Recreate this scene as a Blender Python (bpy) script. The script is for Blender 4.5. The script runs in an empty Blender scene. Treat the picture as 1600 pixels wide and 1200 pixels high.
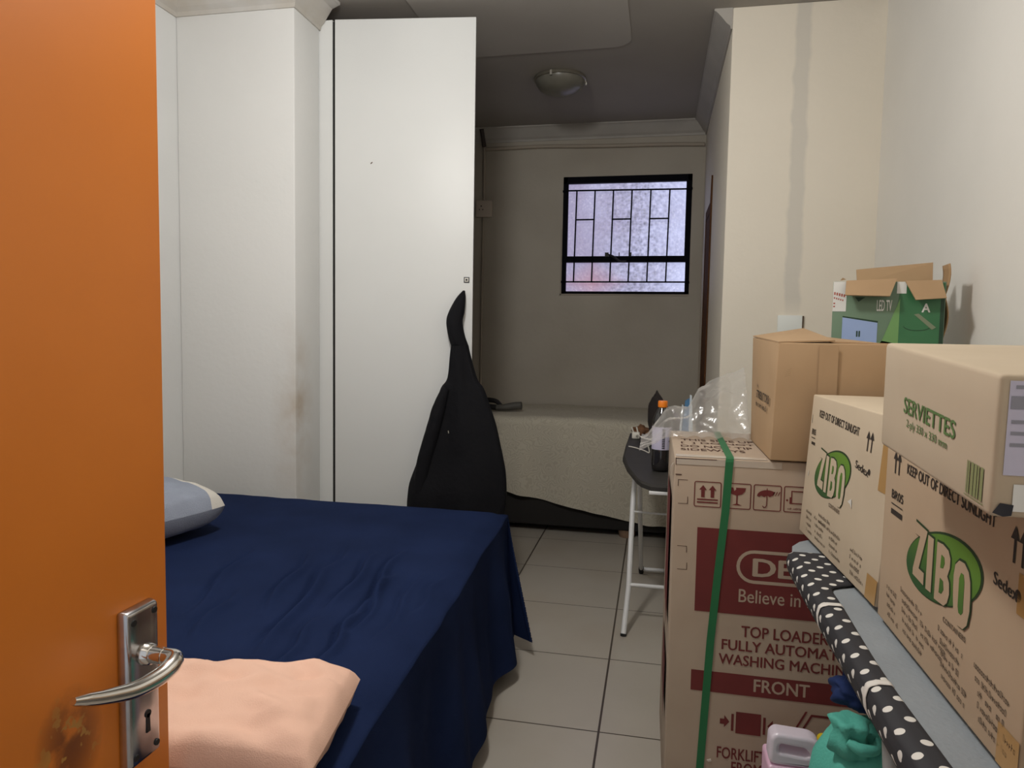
import bpy, bmesh, math, random
from mathutils import Vector, Matrix, noise

random.seed(7)
SC = bpy.context.scene
COL = SC.collection

# ------------------------------------------------------------------ camera
cam_data = bpy.data.cameras.new('camera')
cam = bpy.data.objects.new('camera', cam_data)
COL.objects.link(cam)
yaw, pitch, roll = -0.2023179, 0.0705281, -0.0172552
fwd = Vector((math.sin(yaw)*math.cos(pitch), math.cos(yaw)*math.cos(pitch), -math.sin(pitch)))
rgt = Vector((math.cos(yaw), -math.sin(yaw), 0))
dwn = fwd.cross(rgt)
r2 = math.cos(roll)*rgt + math.sin(roll)*dwn
d2 = -math.sin(roll)*rgt + math.cos(roll)*dwn
m3 = Matrix((r2, -d2, -fwd)).transposed()
cam.matrix_world = Matrix.Translation((0, 0, 1.45)) @ m3.to_4x4()
cam_data.sensor_width = 36.0
cam_data.lens = 1095.15/1600*36.0
cam_data.clip_start = 0.02
SC.camera = cam

# ------------------------------------------------------------------ world, lamp, exposure
world = bpy.data.worlds.new('world')
SC.world = world
world.use_nodes = True
wb = world.node_tree.nodes['Background']
wb.inputs[0].default_value = (0.92, 0.95, 1.0, 1)
wb.inputs[1].default_value = 0.55
ld = bpy.data.lights.new('room_bulb', 'POINT')
ld.energy = 90
ld.color = (1.0, 0.985, 0.955)
ld.shadow_soft_size = 0.13
lo = bpy.data.objects.new('room_bulb', ld)
lo.location = (-0.70, 1.60, 2.9)
COL.objects.link(lo)
SC.view_settings.view_transform = 'Standard'
SC.view_settings.look = 'None'
SC.view_settings.gamma = 1
SC.view_settings.use_curve_mapping = False
SC.view_settings.exposure = 0.0


# ------------------------------------------------------------------ materials
def s2l(c):
    return tuple(((x/255)/12.92 if x/255 <= 0.04045 else ((x/255+0.055)/1.055)**2.4) for x in c)


def mat(name, col, rough=0.6, metal=0.0, var=0.0, vscale=6.0, bump=0.0, bscale=60.0, spec=None,
        trans=0.0, emis=None, estr=0.0, alpha=1.0, col2=None, sub=0.0, coat=0.0, detail=3.0):
    m = bpy.data.materials.new(name)
    m.use_nodes = True
    nt = m.node_tree
    b = nt.nodes['Principled BSDF']
    b.inputs['Base Color'].default_value = (*col, 1)
    b.inputs['Roughness'].default_value = rough
    b.inputs['Metallic'].default_value = metal
    if spec is not None:
        b.inputs['Specular IOR Level'].default_value = spec
    b.inputs['Transmission Weight'].default_value = trans
    b.inputs['Alpha'].default_value = alpha
    b.inputs['Coat Weight'].default_value = coat
    if emis:
        b.inputs['Emission Color'].default_value = (*emis, 1)
        b.inputs['Emission Strength'].default_value = estr
    tc = nt.nodes.new('ShaderNodeTexCoord')
    if var or col2:
        n = nt.nodes.new('ShaderNodeTexNoise')
        n.inputs['Scale'].default_value = vscale
        n.inputs['Detail'].default_value = detail
        nt.links.new(tc.outputs['Object'], n.inputs['Vector'])
        r = nt.nodes.new('ShaderNodeValToRGB')
        r.color_ramp.elements[0].position = 0.3
        r.color_ramp.elements[1].position = 0.7
        c2 = col2 if col2 else tuple(x*(1-var) for x in col)
        r.color_ramp.elements[0].color = (*c2, 1)
        r.color_ramp.elements[1].color = (*col, 1)
        nt.links.new(n.outputs['Fac'], r.inputs['Fac'])
        nt.links.new(r.outputs['Color'], b.inputs['Base Color'])
    if bump:
        n2 = nt.nodes.new('ShaderNodeTexNoise')
        n2.inputs['Scale'].default_value = bscale
        n2.inputs['Detail'].default_value = 4
        nt.links.new(tc.outputs['Object'], n2.inputs['Vector'])
        bp = nt.nodes.new('ShaderNodeBump')
        bp.inputs['Strength'].default_value = bump
        bp.inputs['Distance'].default_value = 0.01
        nt.links.new(n2.outputs['Fac'], bp.inputs['Height'])
        nt.links.new(bp.outputs['Normal'], b.inputs['Normal'])
    return m


class NB:
    """small node-building helper on an existing material"""
    def __init__(self, m):
        self.nt = m.node_tree
        self.b = self.nt.nodes['Principled BSDF']
        self.tc = self.nt.nodes.new('ShaderNodeTexCoord')

    def sep(self, out='Object'):
        s = self.nt.nodes.new('ShaderNodeSeparateXYZ')
        self.nt.links.new(self.tc.outputs[out], s.inputs[0])
        return s.outputs

    def math(self, op, a, b=None, c=None, clamp=False):
        n = self.nt.nodes.new('ShaderNodeMath')
        n.operation = op
        n.use_clamp = clamp
        for i, v in enumerate((a, b, c)):
            if v is None:
                continue
            if isinstance(v, (int, float)):
                n.inputs[i].default_value = v
            else:
                self.nt.links.new(v, n.inputs[i])
        return n.outputs[0]

    def noise(self, scale, detail=3, out='Object'):
        n = self.nt.nodes.new('ShaderNodeTexNoise')
        n.inputs['Scale'].default_value = scale
        n.inputs['Detail'].default_value = detail
        self.nt.links.new(self.tc.outputs[out], n.inputs['Vector'])
        return n.outputs['Fac']

    def mix(self, fac, a, b):
        n = self.nt.nodes.new('ShaderNodeMix')
        n.data_type = 'RGBA'
        if isinstance(fac, (int, float)):
            n.inputs[0].default_value = fac
        else:
            self.nt.links.new(fac, n.inputs[0])
        for i, v in ((6, a), (7, b)):
            if isinstance(v, tuple):
                n.inputs[i].default_value = (*v, 1)
            else:
                self.nt.links.new(v, n.inputs[i])
        return n.outputs[2]

    def color(self, sock):
        self.nt.links.new(sock, self.b.inputs['Base Color'])

    def bump(self, h, strength=0.3, dist=0.01):
        bp = self.nt.nodes.new('ShaderNodeBump')
        bp.inputs['Strength'].default_value = strength
        bp.inputs['Distance'].default_value = dist
        self.nt.links.new(h, bp.inputs['Height'])
        self.nt.links.new(bp.outputs['Normal'], self.b.inputs['Normal'])


M = {}
M['wall_white'] = mat('wall_white', (0.75, 0.755, 0.745), 0.55, var=0.05, vscale=2.5, bump=0.12, bscale=35)
M['wall_cream'] = mat('wall_cream', (0.82, 0.795, 0.74), 0.6, var=0.05, vscale=2.0, bump=0.10, bscale=35)
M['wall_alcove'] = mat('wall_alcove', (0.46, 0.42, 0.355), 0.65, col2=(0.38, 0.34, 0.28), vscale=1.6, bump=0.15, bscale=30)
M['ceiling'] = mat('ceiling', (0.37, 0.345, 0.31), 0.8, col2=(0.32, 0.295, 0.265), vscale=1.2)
M['ceiling_pale'] = mat('ceiling_pale', (0.46, 0.435, 0.40), 0.8, col2=(0.41, 0.385, 0.35), vscale=1.2)
M['cornice'] = mat('cornice', (0.58, 0.565, 0.54), 0.7, col2=(0.50, 0.46, 0.40), vscale=5)
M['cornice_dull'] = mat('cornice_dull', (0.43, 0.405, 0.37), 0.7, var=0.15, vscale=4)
M['laminate'] = mat('laminate', (0.755, 0.765, 0.755), 0.45, var=0.03, vscale=2)
M['dark_gap'] = mat('dark_gap', (0.012, 0.011, 0.010), 0.9)
M['shade_board'] = mat('shade_board', (0.25, 0.22, 0.19), 0.8)
M['chrome'] = mat('chrome', (0.56, 0.56, 0.58), 0.2, metal=1.0, var=0.25, vscale=25)
M['chrome_lever'] = mat('chrome_lever', (0.75, 0.73, 0.70), 0.13, metal=1.0)
M['black'] = mat('black', (0.008, 0.008, 0.009), 0.6)
M['window_steel'] = mat('window_steel', (0.004, 0.004, 0.007), 0.85, spec=0.15)
M['bar_steel'] = mat('bar_steel', (0.003, 0.003, 0.007), 0.85, spec=0.1)
M['navy'] = mat('navy', (0.0135, 0.0240, 0.072), 0.95, var=0.22, vscale=5, bump=0.25, bscale=500, spec=0.05)
M['peach'] = mat('peach', (0.80, 0.51, 0.39), 0.9, var=0.05, vscale=5, bump=0.2, bscale=400, spec=0.2)
M['pillow_blue'] = mat('pillow_blue', (0.35, 0.39, 0.48), 0.95, var=0.16, vscale=9, bump=0.5, bscale=300, spec=0.1)
M['pillow_white'] = mat('pillow_white', (0.72, 0.69, 0.63), 0.95, var=0.08, vscale=9, bump=0.4, bscale=300, spec=0.1)
M['jacket'] = mat('jacket', (0.0042, 0.0042, 0.0062), 0.8, bump=0.3, bscale=45, spec=0.22)
M['bed_base'] = mat('bed_base', (0.015, 0.013, 0.012), 0.85)
M['strap_black'] = mat('strap_black', (0.012, 0.011, 0.012), 0.6)
M['strap_grey'] = mat('strap_grey', (0.09, 0.085, 0.075), 0.6)
M['brick'] = mat('brick', (0.32, 0.20, 0.13), 0.9, var=0.4, vscale=20)
M['plastic_white'] = mat('plastic_white', (0.70, 0.67, 0.60), 0.4)
M['plastic_cream'] = mat('plastic_cream', (0.52, 0.45, 0.38), 0.45)
M['plate_white'] = mat('plate_white', (0.80, 0.83, 0.80), 0.35)
M['conduit'] = mat('conduit', (0.36, 0.31, 0.25), 0.6)
M['conduit_dark'] = mat('conduit_dark', (0.05, 0.04, 0.035), 0.7)
M['lamp_glass'] = mat('lamp_glass', (0.17, 0.16, 0.13), 0.3, var=0.2, vscale=8)
M['lamp_rim'] = mat('lamp_rim', (0.22, 0.2, 0.16), 0.35, metal=0.5)
M['wood_frame'] = mat('wood_frame', (0.11, 0.045, 0.018), 0.8, var=0.3, vscale=15, spec=0.1)
M['white_tube'] = mat('white_tube', (0.74, 0.74, 0.74), 0.35)
M['board_dark'] = mat('board_dark', (0.040, 0.037, 0.033), 0.55, col2=(0.028, 0.026, 0.025), vscale=6, spec=0.3)
M['cola'] = mat('cola', (0.020, 0.018, 0.018), 0.10, coat=0.5)
M['bottle_clear'] = mat('bottle_clear', (0.82, 0.82, 0.84), 0.06, trans=0.85)
M['orange_cap'] = mat('orange_cap', (0.85, 0.22, 0.01), 0.4)
M['lavender'] = mat('lavender', (0.55, 0.52, 0.68), 0.5)
M['brown_cloth'] = mat('brown_cloth', (0.20, 0.09, 0.04), 0.9, var=0.3, vscale=30)
M['purple_cloth'] = mat('purple_cloth', (0.13, 0.09, 0.13), 0.9, var=0.3, vscale=30)
M['dark_cloth'] = mat('dark_cloth', (0.022, 0.016, 0.015), 0.9)
M['blue_pack'] = mat('blue_pack', (0.10, 0.25, 0.45), 0.4)
M['white_pack'] = mat('white_pack', (0.72, 0.80, 0.86), 0.4)
M['board_wm'] = mat('board_wm', (0.44, 0.345, 0.26), 0.8, col2=(0.41, 0.315, 0.235), vscale=7)
M['board_wm_top'] = M['board_wm']
M['tape_clear'] = mat('tape_clear', (0.52, 0.445, 0.37), 0.3)
M['wm_red'] = mat('wm_red', (0.155, 0.020, 0.018), 0.7, var=0.15, vscale=12)
M['stencil'] = mat('stencil', (0.07, 0.025, 0.015), 0.8)
M['pp_green'] = mat('pp_green', (0.024, 0.155, 0.058), 0.55, spec=0.3)
M['carton_brown'] = mat('carton_brown', (0.43, 0.285, 0.16), 0.85, col2=(0.40, 0.26, 0.142), vscale=6)
M['carton_inner'] = mat('carton_inner', (0.38, 0.235, 0.12), 0.9)
M['carton_zibo'] = mat('carton_zibo', (0.47, 0.35, 0.235), 0.85, col2=(0.44, 0.32, 0.212), vscale=5)
M['carton_zibo_pale'] = mat('carton_zibo_pale', (0.56, 0.46, 0.335), 0.85, col2=(0.52, 0.42, 0.30), vscale=5)
M['carton_serv'] = mat('carton_serv', (0.51, 0.42, 0.305), 0.85, col2=(0.48, 0.39, 0.28), vscale=6)
M['tape_tan'] = mat('tape_tan', (0.42, 0.24, 0.08), 0.3)
M['ink'] = mat('ink', (0.030, 0.020, 0.014), 0.8)
M['ink_soft'] = mat('ink_soft', (0.10, 0.065, 0.04), 0.8)
M['ink_green'] = mat('ink_green', (0.09, 0.17, 0.045), 0.8)
M['ink_green_soft'] = mat('ink_green_soft', (0.22, 0.24, 0.10), 0.8)
M['logo_dark'] = mat('logo_dark', (0.018, 0.045, 0.010), 0.7)
M['paper_lavender'] = mat('paper_lavender', (0.55, 0.53, 0.66), 0.6)
M['paper_grey'] = mat('paper_grey', (0.28, 0.28, 0.33), 0.7)
M['torn_black'] = mat('torn_black', (0.012, 0.013, 0.022), 0.5)
M['tv_green_grey'] = mat('tv_green_grey', (0.15, 0.235, 0.155), 0.5, var=0.15, vscale=5)
M['tv_green'] = mat('tv_green', (0.045, 0.185, 0.075), 0.45, var=0.2, vscale=6)
M['tv_swoosh'] = mat('tv_swoosh', (0.17, 0.35, 0.12), 0.45)
M['tv_blue'] = mat('tv_blue', (0.32, 0.43, 0.70), 0.45)
M['tv_dark'] = mat('tv_dark', (0.012, 0.045, 0.022), 0.5)
M['tv_white'] = mat('tv_white', (0.75, 0.75, 0.72), 0.5)
M['tv_red'] = mat('tv_red', (0.42, 0.10, 0.07), 0.6)
M['pad_grey'] = mat('pad_grey', (0.29, 0.32, 0.345), 0.85, var=0.10, vscale=8, bump=0.2, bscale=120)
M['strap_white'] = mat('strap_white', (0.72, 0.69, 0.64), 0.7)
M['leg_grey'] = mat('leg_grey', (0.30, 0.31, 0.30), 0.4)
M['teal'] = mat('teal', (0.10, 0.47, 0.375), 0.8, var=0.15, vscale=8, bump=0.2, bscale=200)
M['blue_cloth'] = mat('blue_cloth', (0.010, 0.030, 0.13), 0.9, var=0.3, vscale=20)
M['yellow_cap'] = mat('yellow_cap', (0.70, 0.50, 0.02), 0.45)
M['foot_black'] = mat('foot_black', (0.015, 0.015, 0.015), 0.7)
M['hook_metal'] = mat('hook_metal', (0.4, 0.38, 0.33), 0.35, metal=1.0)
M['carpet_dust'] = mat('paper_bits', (0.60, 0.55, 0.48), 0.8)

# orange door: gloss paint with scuffs and flaked patch below the lever
m = mat('door_orange', (0.46, 0.125, 0.014), 0.42)
M['door_orange'] = m
nb = NB(m)
sx = nb.sep()
base = nb.mix(nb.noise(2.2, 4), (0.64, 0.175, 0.014), (0.78, 0.235, 0.027))
dy = nb.math('MULTIPLY', nb.math('SUBTRACT', sx[1], 0.676), 19.0)
dz = nb.math('MULTIPLY', nb.math('SUBTRACT', sx[2], 0.882), 13.0)
rad = nb.math('ADD', nb.math('MULTIPLY', dy, dy), nb.math('MULTIPLY', dz, dz))
near = nb.math('SUBTRACT', 1.0, nb.math('MULTIPLY', rad, 0.8), clamp=True)
n1 = nb.noise(22, 5)
brownm = nb.math('MULTIPLY', near, nb.math('MULTIPLY', nb.math('SUBTRACT', n1, 0.36), 6.0, clamp=True), clamp=True)
n2 = nb.noise(48, 2)
flake = nb.math('MULTIPLY', near, nb.math('MULTIPLY', nb.math('SUBTRACT', n2, 0.56), 30.0, clamp=True), clamp=True)
c1 = nb.mix(nb.math('MULTIPLY', brownm, 0.9), base, (0.16, 0.042, 0.008))
c2 = nb.mix(flake, c1, (0.50, 0.26, 0.055))
nb.color(c2)
nb.bump(nb.noise(9, 3), 0.06)

# glazed floor tiles with dark grout
m = mat('floor_tile', (0.42, 0.38, 0.33), 0.28)
M['floor_tile'] = m
nb = NB(m)
sx = nb.sep()


def grout(v, x0, step, half):
    fr = nb.math('FRACT', nb.math('ADD', nb.math('DIVIDE', nb.math('SUBTRACT', v, x0), step), 20.5))
    d = nb.math('MULTIPLY', nb.math('ABSOLUTE', nb.math('SUBTRACT', fr, 0.5)), step)
    return nb.math('LESS_THAN', d, half)


g = nb.math('MAXIMUM', grout(sx[0], -0.165, 0.608, 0.0042), grout(sx[1], 2.495, 0.594, 0.0030))
tile = nb.mix(nb.noise(3.0, 4), (0.40, 0.365, 0.315), (0.48, 0.44, 0.385))
tile = nb.mix(nb.math('MULTIPLY', nb.math('SUBTRACT', nb.noise(1.1, 5), 0.5, clamp=True), 2.2, clamp=True), tile, (0.36, 0.29, 0.21))
nb.color(nb.mix(g, tile, (0.055, 0.04, 0.028)))
nb.bump(nb.math('SUBTRACT', 1.0, g), 0.4, 0.004)

# cream wall with a grey patched chase running down it and hairline marks (applies to the stub wall)
m = mat('wall_patched', (0.74, 0.67, 0.56), 0.6)
M['wall_patched'] = m
nb = NB(m)
sx = nb.sep()
c = nb.mix(nb.noise(2.0, 4), (0.76, 0.70, 0.59), (0.82, 0.755, 0.645))
edge = nb.math('MULTIPLY', nb.math('SUBTRACT', nb.noise(7, 4), 0.5), 0.05)
dx = nb.math('ABSOLUTE', nb.math('ADD', nb.math('SUBTRACT', sx[0], 0.700), edge))
strip = nb.math('MULTIPLY', nb.math('SUBTRACT', 0.045, dx), 60.0, clamp=True)
strip = nb.math('MULTIPLY', strip, nb.math('MULTIPLY', nb.math('SUBTRACT', sx[2], 1.55), 8.0, clamp=True))
c = nb.mix(nb.math('MULTIPLY', strip, 0.75), c, (0.62, 0.585, 0.52))
nb.color(c)
nb.bump(nb.noise(30, 4), 0.12)

# pillar white with a brown water stain along its lower corner
m = mat('wall_stained', (0.74, 0.72, 0.69), 0.55)
M['wall_stained'] = m
nb = NB(m)
sx = nb.sep()
c = nb.mix(nb.noise(2.5, 4), (0.72, 0.72, 0.705), (0.77, 0.77, 0.755))
dxs = nb.math('ABSOLUTE', nb.math('SUBTRACT', sx[0], -1.83))
dys = nb.math('ABSOLUTE', nb.math('SUBTRACT', sx[1], 3.36))
st = nb.math('SUBTRACT', 1.0, nb.math('MULTIPLY', nb.math('ADD', dxs, dys), 5.5), clamp=True)
hz = nb.math('SUBTRACT', 1.0, nb.math('MULTIPLY', nb.math('ABSOLUTE', nb.math('SUBTRACT', sx[2], 1.0)), 1.7), clamp=True)
nn = nb.math('MULTIPLY', nb.math('SUBTRACT', nb.noise(6, 5), 0.33), 2.2, clamp=True)
stain = nb.math('MULTIPLY', nb.math('MULTIPLY', st, hz), nn)
c = nb.mix(nb.math('MULTIPLY', stain, 1.0, clamp=True), c, (0.45, 0.33, 0.21))
nb.color(c)
nb.bump(nb.noise(30, 4), 0.12)

# ceiling of the recess with a paler patch that has a rounded corner
m = M['ceiling']

# damask bedspread
m = mat('damask', (0.42, 0.37, 0.29), 0.9, spec=0.15)
M['damask'] = m
nb = NB(m)
mp = nb.nt.nodes.new('ShaderNodeMapping')
dn = nb.nt.nodes.new('ShaderNodeTexNoise')
dn.inputs['Scale'].default_value = 7
nb.nt.links.new(nb.tc.outputs['Object'], dn.inputs['Vector'])
va = nb.nt.nodes.new('ShaderNodeVectorMath')
va.operation = 'MULTIPLY_ADD'
va.inputs[1].default_value = (0.22, 0.22, 0.22)
nb.nt.links.new(dn.outputs['Color'], va.inputs[0])
nb.nt.links.new(nb.tc.outputs['Object'], va.inputs[2])
nb.nt.links.new(va.outputs[0], mp.inputs[0])
vo = nb.nt.nodes.new('ShaderNodeTexVoronoi')
vo.inputs['Scale'].default_value = 9
nb.nt.links.new(mp.outputs[0], vo.inputs['Vector'])
ring = nb.math('SINE', nb.math('ADD', nb.math('MULTIPLY', vo.outputs['Distance'], 48.0), nb.math('MULTIPLY', nb.noise(14, 3), 9.0)))
rr = nb.math('MULTIPLY', nb.math('GREATER_THAN', ring, 0.25), 0.45)
nb.color(nb.mix(rr, (0.56, 0.52, 0.43), (0.40, 0.36, 0.28)))
nb.bump(nb.noise(220, 3), 0.25)

# polka-dot cotton (UV in metres)
m = mat('polka', (0.022, 0.022, 0.026), 0.75)
M['polka'] = m
nb = NB(m)
uv = nb.sep('UV')


def dots(u, v, su, sv, ou, ov, r):
    a = nb.math('MULTIPLY', nb.math('SUBTRACT', nb.math('FRACT', nb.math('ADD', nb.math('DIVIDE', u, su), ou)), 0.5), su)
    b = nb.math('MULTIPLY', nb.math('SUBTRACT', nb.math('FRACT', nb.math('ADD', nb.math('DIVIDE', v, sv), ov)), 0.5), sv)
    d = nb.math('ADD', nb.math('MULTIPLY', a, a), nb.math('MULTIPLY', b, b))
    return nb.math('LESS_THAN', d, r*r)


dd = nb.math('MAXIMUM', dots(uv[0], uv[1], 0.060, 0.046, 0.1, 0.08, 0.0076), dots(uv[0], uv[1], 0.060, 0.046, 0.6, 0.58, 0.0076))
nb.color(nb.mix(dd, (0.026, 0.026, 0.031), (0.72, 0.70, 0.65)))

# printed green of the oval logo, lighter at one side
m = mat('logo_green', (0.10, 0.24, 0.02), 0.7)
M['logo_green'] = m
nb = NB(m)
sx = nb.sep()
gz = nb.math('ADD', nb.math('MULTIPLY', sx[2], 7.0), nb.math('MULTIPLY', sx[1], -1.6))
gz = nb.math('ADD', gz, -0.85, clamp=True)
nb.color(nb.mix(gz, (0.025, 0.085, 0.020), (0.125, 0.265, 0.024)))

# frosted window glass: daylight seen through pebbled panes
m = bpy.data.materials.new('frosted_glass')
M['glass'] = m
m.use_nodes = True
nb = NB(m)
sx = nb.sep()
vo = nb.nt.nodes.new('ShaderNodeTexVoronoi')
vo.inputs['Scale'].default_value = 42
nb.nt.links.new(nb.tc.outputs['Object'], vo.inputs['Vector'])
tx = nb.math('MULTIPLY', nb.math('SUBTRACT', nb.noise(30, 4), 0.5), 3.4)
tx = nb.math('ADD', tx, nb.math('MULTIPLY', nb.math('SUBTRACT', vo.outputs['Distance'], 0.45), 1.2))
side = nb.math('ADD', nb.math('MULTIPLY', nb.math('ADD', sx[0], 0.40), 1.0), nb.math('MULTIPLY', nb.math('SUBTRACT', nb.noise(2.4, 2), 0.5), 1.0), clamp=True)
pk = nb.math('SUBTRACT', 1.0, nb.math('MULTIPLY', nb.math('ADD', nb.math('ABSOLUTE', nb.math('ADD', sx[0], 0.27)), nb.math('MULTIPLY', nb.math('ABSOLUTE', nb.math('SUBTRACT', sx[2], 0.10)), 1.6)), 2.8), clamp=True)
colr = nb.mix(side, (0.31, 0.28, 0.43), (0.56, 0.60, 0.88))
colr = nb.mix(pk, colr, (0.40, 0.23, 0.31))
mid = nb.math('SUBTRACT', 1.0, nb.math('MULTIPLY', nb.math('ABSOLUTE', nb.math('ADD', sx[0], -0.10)), 2.6), clamp=True)
amt = nb.math('ADD', 1.0, nb.math('MULTIPLY', tx, nb.math('ADD', 0.08, nb.math('MULTIPLY', mid, 0.55))))
amt = nb.math('MAXIMUM', nb.math('MULTIPLY', amt, nb.math('SUBTRACT', 1.0, nb.math('MULTIPLY', mid, 0.22))), 0.25)
mul = nb.nt.nodes.new('ShaderNodeVectorMath')
mul.operation = 'SCALE'
nb.nt.links.new(colr, mul.inputs[0])
nb.nt.links.new(amt, mul.inputs['Scale'])
nb.nt.links.new(mul.outputs[0], nb.b.inputs['Emission Color'])
nb.b.inputs['Emission Strength'].default_value = 1.0
nb.b.inputs['Base Color'].default_value = (0.3, 0.3, 0.4, 1)
nb.b.inputs['Roughness'].default_value = 0.25
nb.bump(vo.outputs['Distance'], 0.5)


def film(name, col, op, rough=0.2, bump=0.4, bscale=16, thru=0.5):
    m = bpy.data.materials.new(name)
    m.use_nodes = True
    nt = m.node_tree
    nt.nodes.remove(nt.nodes['Principled BSDF'])
    out = nt.nodes['Material Output']
    tc = nt.nodes.new('ShaderNodeTexCoord')
    n = nt.nodes.new('ShaderNodeTexNoise')
    n.inputs['Scale'].default_value = bscale
    n.inputs['Detail'].default_value = 4
    nt.links.new(tc.outputs['Object'], n.inputs['Vector'])
    bp = nt.nodes.new('ShaderNodeBump')
    bp.inputs['Strength'].default_value = bump
    bp.inputs['Distance'].default_value = 0.02
    nt.links.new(n.outputs['Fac'], bp.inputs['Height'])
    tr = nt.nodes.new('ShaderNodeBsdfTransparent')
    di = nt.nodes.new('ShaderNodeBsdfDiffuse')
    di.inputs['Color'].default_value = (*col, 1)
    tl = nt.nodes.new('ShaderNodeBsdfTranslucent')
    tl.inputs['Color'].default_value = (*col, 1)
    gl = nt.nodes.new('ShaderNodeBsdfGlossy')
    gl.inputs['Roughness'].default_value = rough
    gl.inputs['Color'].default_value = (0.9, 0.9, 0.9, 1)
    for s in (di, tl, gl):
        nt.links.new(bp.outputs['Normal'], s.inputs['Normal'])
    a = nt.nodes.new('ShaderNodeMixShader')
    a.inputs[0].default_value = thru
    nt.links.new(di.outputs[0], a.inputs[1])
    nt.links.new(tl.outputs[0], a.inputs[2])
    b = nt.nodes.new('ShaderNodeMixShader')
    b.inputs[0].default_value = 0.13
    nt.links.new(a.outputs[0], b.inputs[1])
    nt.links.new(gl.outputs[0], b.inputs[2])
    c = nt.nodes.new('ShaderNodeMixShader')
    c.inputs[0].default_value = op
    nt.links.new(tr.outputs[0], c.inputs[1])
    nt.links.new(b.outputs[0], c.inputs[2])
    nt.links.new(c.outputs[0], out.inputs['Surface'])
    return m


M['film'] = film('clear_film', (0.80, 0.78, 0.75), 0.38)
M['jug_pink'] = film('pink_plastic', (0.93, 0.62, 0.80), 0.96, rough=0.3, bump=0.1, bscale=8, thru=0.2)
M['jug_white'] = film('pale_plastic', (0.92, 0.84, 0.94), 0.93, rough=0.3, bump=0.1, bscale=8, thru=0.2)


# ------------------------------------------------------------------ object helpers
def tag(o, label=None, cat=None, group=None, kind=None):
    if label:
        o['label'] = label
    if cat:
        o['category'] = cat
    if group:
        o['group'] = group
    if kind:
        o['kind'] = kind
    return o


def empty(name, loc, label=None, cat=None, group=None, kind=None):
    o = bpy.data.objects.new(name, None)
    o.empty_display_size = 0.05
    o.location = loc
    COL.objects.link(o)
    return tag(o, label, cat, group, kind)


def origin_of(o):
    p = Vector((0, 0, 0))
    while o is not None:
        p += o.location
        o = o.parent
    return p


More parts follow.
